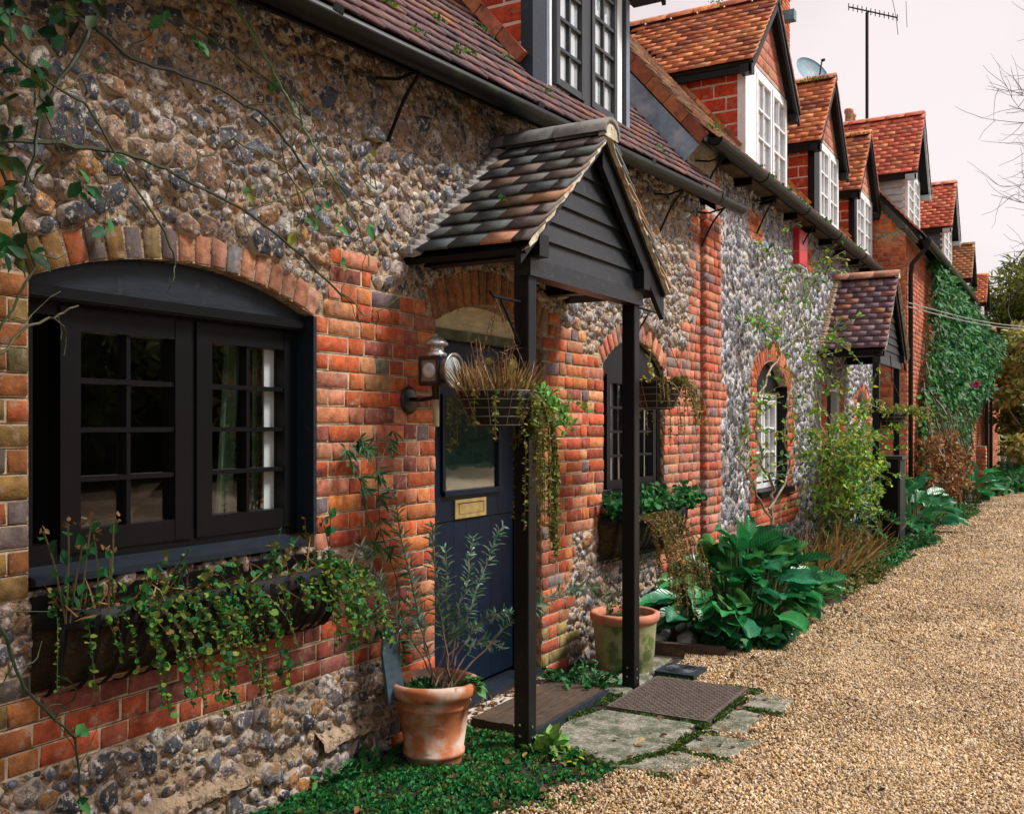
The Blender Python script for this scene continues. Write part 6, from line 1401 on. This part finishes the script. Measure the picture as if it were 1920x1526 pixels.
# ------------------------------------------------------------------ climbing rose on the near wall
RO = thing('climbing_rose', (.07, 1.9, .1), 'thorny climbing rose canes with few green leaves across the near flint wall', 'rose'); st = MB(); lf = LF()
CN = [([(1.45,2.28),(1.72,2.32),(1.97,2.37),(2.19,2.39),(2.36,2.37),(2.74,2.29),(3.07,2.15),(3.26,2.05)],.07,.009,(.045,.05,.02)),([(1.7,2.9),(2.03,2.77),(2.19,2.71),(2.46,2.72),(2.81,2.68),(3.02,2.53)],.065,.010,(.035,.035,.018)),([(2.45,3.2),(2.6,3.05),(2.73,2.92),(2.84,2.83),(2.96,2.7),(3.06,2.62),(3.22,2.5)],.085,.007,(.11,.19,.07)),([(2.24,2.92),(2.55,2.89),(2.88,2.81),(3.13,2.76)],.06,.006,(.05,.06,.02)),([(1.6,1.62),(1.79,1.79),(1.88,1.83),(1.96,1.87)],.10,.005,(.10,.10,.05)),([(1.6,1.2),(1.71,.90),(1.77,.74),(1.93,.56),(1.96,.30)],.12,.006,(.03,.06,.03)),([(1.55,2.5),(1.72,2.2),(1.82,1.97),(1.70,1.75)],.10,.006,(.04,.06,.02)),([(1.5,2.75),(1.8,2.55),(2.0,2.5),(2.3,2.15),(2.35,2.05)],.08,.006,(.05,.06,.02)),([(2.1,2.95),(2.0,2.7),(1.86,2.45),(1.8,2.2)],.08,.009,(.035,.04,.018)),([(3.22,2.5),(3.35,2.35),(3.42,2.2)],.08,.004,(.10,.15,.05)),([(3.24,2.06),(3.38,1.98),(3.50,2.02)],.08,.004,(.12,.14,.05)),([(2.36,2.37),(2.62,2.55),(2.9,2.5),(3.1,2.3),(3.4,2.3)],.07,.004,(.07,.08,.03)),([(2.7,2.3),(2.95,2.42),(3.3,2.6),(3.5,2.55)],.06,.0035,(.07,.09,.03))]
nodes = []
for pts, x, r_, c in CN:
    q = []; P = [Vector((x+random.gauss(0,.008), y, z)) for y, z in pts]
    for i, (a, b) in enumerate(zip(P, P[1:])): q += [a.lerp(b, t)+rv(.004) for t in np.linspace(0, .8, 5)]
    q.append(P[-1]); bm_ = MB(); bm_.c = c; bm_.tube(q, [r_*(1-.5*i/len(q)) for i in range(len(q))], 6, False); part('cane', bm_, M['cane'], RO); nodes += q
for i in range(80):
    p = random.choice(nodes); pth = strand(p, (random.gauss(.12,.12), random.gauss(.1,.7), random.gauss(0,.7)), random.uniform(.06,.30), 7, .1, 1.1); st.c = (.06,.075,.03); st.tube(pth, [.0028*(1-.08*k) for k in range(8)], 4, False)
    if random.random() < .30:
        for _ in range(random.choice((2,3,5))): lf.add(pth[-1]+rv(.012), rv(.6)+Vector((.2,0,-.3)), Vector((1,-.3,.5))+rv(.4), random.uniform(.03,.075), greens([(.03,.17,.045),(.05,.21,.05),(.20,.24,.03),(.02,.11,.04)], .3))
for i in range(150):
    y = random.uniform(1.55, 2.1); z = random.uniform(1.9, 3.0)
    if y > 1.75 + max(0, z-2.3)*.5: continue
    for _ in range(2): lf.add((.10+random.random()*.12, y, z), rv(.7)+Vector((.2,0,-.4)), Vector((1,-.3,.4))+rv(.5), random.uniform(.04,.08), greens([(.015,.08,.03),(.02,.11,.035),(.03,.06,.02),(.10,.14,.03)], .4))
part('twigs', st, M['cane'], RO, kind='stuff'); part('leaves', lf.mesh('leaves', 'ovate', M['leaf']), M['leaf'], RO, kind='stuff')
# ------------------------------------------------------------------ trees
def crown(name, label, base, cz, R, n, size, pal, clumps, trunk_r, seed=0, cat='tree', ymin=None):
    T = thing(name, base, label, cat); lf = LF(); st = MB(); st.c = (.10,.075,.05); cc = Vector(base)+Vector((0,0,cz)); cl = []
    for i in range(clumps):
        d = rv().normalized(); k = random.random()**.45; cl.append((cc + Vector((d.x*R[0]*k, d.y*R[1]*k, d.z*R[2]*k)), random.uniform(.16,.30)*min(R)))
    st.tube([Vector(base), Vector(base)+Vector((.05,0,cz*.5)), cc+Vector((0,0,R[2]*.5))], [trunk_r, trunk_r*.7, trunk_r*.2], 8, False)
    for c, r_ in cl[::2]: st.tube([Vector(base)+Vector((0,0,cz*.35)), Vector(base).lerp(c,.6)+Vector((0,0,.3)), c], [trunk_r*.35, trunk_r*.2, .02], 5, False)
    for i in range(n):
        c, r_ = random.choice(cl); d = rv().normalized(); p = c + d*r_*random.uniform(.5,1.1)
        lf.add(p, d+rv(.5)+Vector((0,0,-.2)), d+Vector((0,0,.5))+rv(.4), size*random.uniform(.6,1.3), greens(pal, .4))
    part('trunk', st, M['cane'], T); part('crown', lf.mesh('crown', 'narrow' if pal is G_YEW else 'ovate', M['leaf']), M['leaf'], T, kind='stuff'); return T
G_YEW = [(.12,.17,.03),(.17,.21,.03),(.06,.09,.02),(.25,.26,.04)]
crown('yew_tree', 'dark olive yew tree closing the end of the lane', (2.0, 47, 0), 4.3, (3.3, 3.2, 4.2), 42000, .36, G_YEW, 190, .4)
crown('brown_thicket', 'tangled brown and olive climber thicket at the far end of the row', (1.75, 33, 0), 2.3, (1.25, 3.2, 2.5), 9000, .20, [(.42,.34,.11),(.24,.28,.07),(.48,.38,.15),(.12,.24,.05)], 70, .2, cat='shrub')
crown('dark_bush', 'dark green bushes behind the lane end below the yew', (2.6, 42, 0), 1.6, (2.8, 1.5, 2.0), 6000, .22, [(.06,.12,.03),(.09,.14,.04),(.16,.15,.05)], 50, .2, cat='shrub')
def bare_tree(base, label):
    T = thing('bare_tree', base, label, 'tree'); st = MB(); st.c = (.10,.10,.11); tw = MB(); tw.c = (.10,.10,.12)
    def grow(p, d, L, r, lev):
        q = [p.copy()]; n = 5
        for i in range(n): d = (d + rv(.16) + Vector((0,0,.03))).normalized(); p = p + d*L/n; q.append(p.copy())
        r = max(r, .0065)
        (st if lev < 2 else tw).tube(q, [r*(1-.5*i/n) for i in range(n+1)], 7 if lev < 2 else 4, False)
        if lev >= 4: return
        for k in range(4 if 0 < lev < 4 else 5 if lev else 6):
            s = q[random.randint(2 if lev else 4, n)]; nd = (d + rv(.55) + Vector((-.05,0,.05))).normalized(); grow(s, nd, min(L*random.uniform(.5,.72), 1.5), min(r*.5, .028), lev+1)
    grow(Vector(base), Vector((.02,0,1)), 7.4, .20, 0)
    for a in range(12): grow(Vector(base)+Vector((-.2,0,5.0+a*.38)), Vector((-1, random.gauss(0,.15), .22)), 2.3, .020, 2)
    part('trunk', st, M['cane'], T); part('twigs', tw, M['cane'], T, kind='stuff'); return T
random.seed(3)
bare_tree((4.6, 26, 0), 'leafless tree whose fine twigs reach into the sky at the right')
# planting across the lane, mirrored in the window glass
for i, (x, y, h) in enumerate([(17.2,7.0,4.2),(17.6,13.5,5.6),(17.0,20.0,4.4),(18.0,27,5.4)]):
    crown('lane_tree', ['bushy dark evergreen across the lane mirrored in the big window','tall evergreen across the lane mirrored in the door glass','evergreen further along the opposite lane side','last tall evergreen on the opposite lane side'][i], (x, y, 0), h*.75, (2.6, 3.6, h*.8), 5000, .5, [(.06,.11,.03),(.09,.14,.035),(.13,.15,.05)], 60, .2)
def hedge(name, label, x0, x1, y0, y1, h, n=5000, sz=.16):
    T = thing(name, ((x0+x1)/2, (y0+y1)/2, 0), label, 'hedge'); m = MB(); m.box(x0+.15, x1-.15, y0+.15, y1-.15, 0, h-.15); part('hedge_core', m, mat('hedge_core', (.015,.022,.010), .95, .4, 6), T); lf = LF()
    for i in range(n):
        f = random.randrange(3); x, y, z = random.uniform(x0,x1), random.uniform(y0,y1), random.uniform(0,h)
        if f == 0: x = random.choice((x0,x1))
        elif f == 1: y = random.choice((y0,y1))
        else: z = h
        lf.add((x,y,z)+rv(.0)[:0] if False else (x+random.gauss(0,.08), y+random.gauss(0,.08), z+random.gauss(0,.08)), rv(), rv(), sz*random.uniform(.6,1.3), greens([(.03,.07,.02),(.02,.05,.018)], .4))
    part('leaves', lf.mesh('leaves', 'ovate', M['leaf']), M['leaf'], T, kind='stuff')
hedge('added_shade_hedge', 'added unseen hedge behind the viewpoint that darkens the faces turned to it', -.2, 8, -4.6, -3.4, 4.2)  # added unseen hedge, blocks light from behind so the near faces go dark
hedge('added_shade_climber', 'added evergreen mass just left of the view that shades the near wall', .0, .62, .25, 1.12, 3.15, 3500, .07)  # added leafy block beside the frame, takes sky light off the left wall
hedge('lane_hedge', 'long dark hedge on the opposite side of the lane', 18.2, 19.4, -6, 44, 4.6, 6000, .35)
crown('added_shade_tree', 'added unseen tree whose crown shades the left end of the near wall', (9.6, 5.15, 0), 12.7, (1.35, 1.35, 1.7), 5000, .32, [(.04,.08,.02),(.06,.10,.025)], 90, .16)  # added out of view, its soft shadow darkens the lower left wall
# ------------------------------------------------------------------ roofscape and small fittings
m = MB(); a = thing('tv_aerial', (-2.5, 29.7, 7.6), 'tall television aerial mast with a horizontal toothed boom', 'aerial')
m = MB(); m.tube([(-2.5,29.7,7.0),(-2.5,29.7,13.4)], .045, 6); part('mast', m, M['iron'], a)
m = MB(); m.tube([(-2.95,29.4,13.55),(-1.75,30.2,13.28)], .022, 5); m.tube([(-2.5,29.7,13.35),(-2.45,29.73,13.45)], .03, 5); part('boom', m, M['iron'], a)
for i in range(12):
    t = i/11; p = Vector((-2.95,29.4,13.55)).lerp(Vector((-1.75,30.2,13.28)), t); m = MB(); m.tube([p+Vector((0,0,-.10)), p+Vector((0,0,.10))], .013, 4); part('element', m, M['iron'], a)
p = Vector((-1.78,30.18,13.28)); m = MB(); m.tube([p+Vector((-.1,0,.55)), p, p+Vector((.05,0,-.5))], .012, 4); m.tube([p+Vector((.25,.1,.45)), p+Vector((.28,.1,-.3))], .010, 4); part('reflector', m, M['wire'], a)
def dish(c, r, label):
    T = thing('satellite_dish', c, label, 'satellite dish'); n = 8; m = MB(); prof = [(r*i/n, .22*r*(i/n)**2) for i in range(n+1)] + [(r*1.02, .22*r+.01)]; m.lathe(prof, (0,0,0), 28)
    R = Matrix.Rotation(math.radians(62), 3, Vector((0,1,0))) ; R2 = Matrix.Rotation(math.radians(-35), 3, Vector((0,0,1)))
    m.V = [tuple(Vector(c) + R2 @ (R @ Vector(v))) for v in m.V]; part('reflector', m, M['dish'], T, True)
    m = MB(); f = Vector(c) + R2 @ (R @ Vector((0,0,r*1.0))); e = Vector(c) + R2 @ (R @ Vector((r*.9,0,.2*r))); m.tube([e, f], .015, 5); m.tube([f, f+Vector((.06,-.03,0))], .035, 6); part('feed_arm', m, M['iron'], T)
    m = MB(); m.tube([Vector(c)+Vector((-.05,0,-.02)), Vector(c)+Vector((-.25,.1,-.3)), Vector(c)+Vector((-.25,.1,-2.2))], .03, 6); part('mount', m, M['iron'], T)
dish((-2.4, 22.3, 9.30), .42, 'weathered grey satellite dish rising behind the middle brick dormer')
dish((-2.3, 30.2, 10.1), .40, 'pale satellite dish half hidden behind the salmon tiled dormer')
m = MB(); m.tube([(-2.40,19.83,9.0),(-2.38,19.83,12.0)], .02, 5); solo('mast_pole', m, M['iron'], 'thin pole fixed to the tall chimney', 'pole')
m = MB(); m.obox((-2.30,20.0,9.75), (1,0,0), (0,1,0), (0,0,1), .28, .2, .2); solo('aerial_box', m, M['dish'], 'small grey box bracketed on the tall chimney', 'box')
ab = thing('alarm_box', (.04, 11.25, 3.28), 'red and white burglar alarm box under the second cottage eave', 'alarm box')
m = MB(); m.box(.0, .075, 11.05, 11.42, 3.29, 3.70); part('white_case', m, M['white'], ab); m = MB(); m.box(.02, .085, 11.03, 11.048, 3.30, 3.70); m.box(.0755, .088, 11.05, 11.40, 3.31, 3.69); part('red_cover', m, M['red'], ab)
for k, (z0, z1) in enumerate(((3.30, 3.86), (3.24, 3.80))):
    q = [Vector((.62,15.3,z0)).lerp(Vector((1.95,27.3,z1+.08)), t) + Vector((0,0,-.10*math.sin(t*math.pi))) for t in np.linspace(0, 1, 14)]; m = MB(); m.tube(q, .008, 4, False); solo('overhead_wire', m, M['wire'], ['upper of the two grey wires crossing in front of the ivy','lower of the two grey wires crossing in front of the ivy'][k], 'wire')
# moss on the tiles
def roof_moss(name, label, pts, sz, pal, nper=26, sp=.03):
    lf = LF()
    for p in pts:
        for _ in range(nper): lf.add(Vector(p)+Vector((random.gauss(0,sp*.6), random.gauss(0,sp*1.5), abs(random.gauss(0,sp*.4)))), rv(.6)+Vector((0,0,.8)), rv(), random.uniform(.5,1.2)*sz, greens(pal, .4))
    solo(name, lf.mesh(name, 'round', M['moss']), M['moss'], label, 'moss', kind='stuff')
G_MOSS = [(.07,.19,.02),(.10,.22,.025),(.04,.13,.02)]
pts = []
for i in range(46):
    y = random.uniform(2.6, 7.4); s = random.uniform(.05, 1.3); pts.append((.185-CP*s, y, GZ(y)+.085+SP*s))
pts = [p for p in pts if not (5.0 < p[1] < 6.6 and p[0] < 0)]
roof_moss('roof_moss', 'small moss tufts on the plum tiles of the near roof', pts, .022, G_MOSS, 14, .02)
roof_moss('roof_moss', 'moss along the ridge of the first brick cheeked dormer', [(.05-.05*i, 10.15+random.gauss(0,.04), 5.965) for i in range(14)], .018, G_MOSS+[(.20,.16,.05)], 22, .04)
roof_moss('roof_moss', 'moss along the ridge of the middle dormer', [(.06-.06*i, 12.93+random.gauss(0,.03), 5.935) for i in range(12)], .018, G_MOSS, 40, .03)
roof_moss('roof_moss', 'yellow moss on the ridge of the third dormer', [(.05-.07*i, 15.42, 5.865) for i in range(10)], .02, [(.24,.20,.04),(.18,.17,.04)], 30, .03)
roof_moss('roof_moss', 'moss growing along the second cottage eave tiles', [(.15-random.random()*.25, random.uniform(7.8,15.8), 0) for i in range(80)], .03, G_MOSS+[(.12,.10,.03)], 14, .03)
o = [ob for ob in bpy.data.objects if ob.get('label') == 'moss growing along the second cottage eave tiles'][0]
o.location.z += EZ2 + .10
roof_moss('roof_moss', 'single moss tuft on the near porch tiles', [(.40, 4.02, 2.57)], .018, G_MOSS, 20, .012)
print('objects', len(bpy.data.objects))
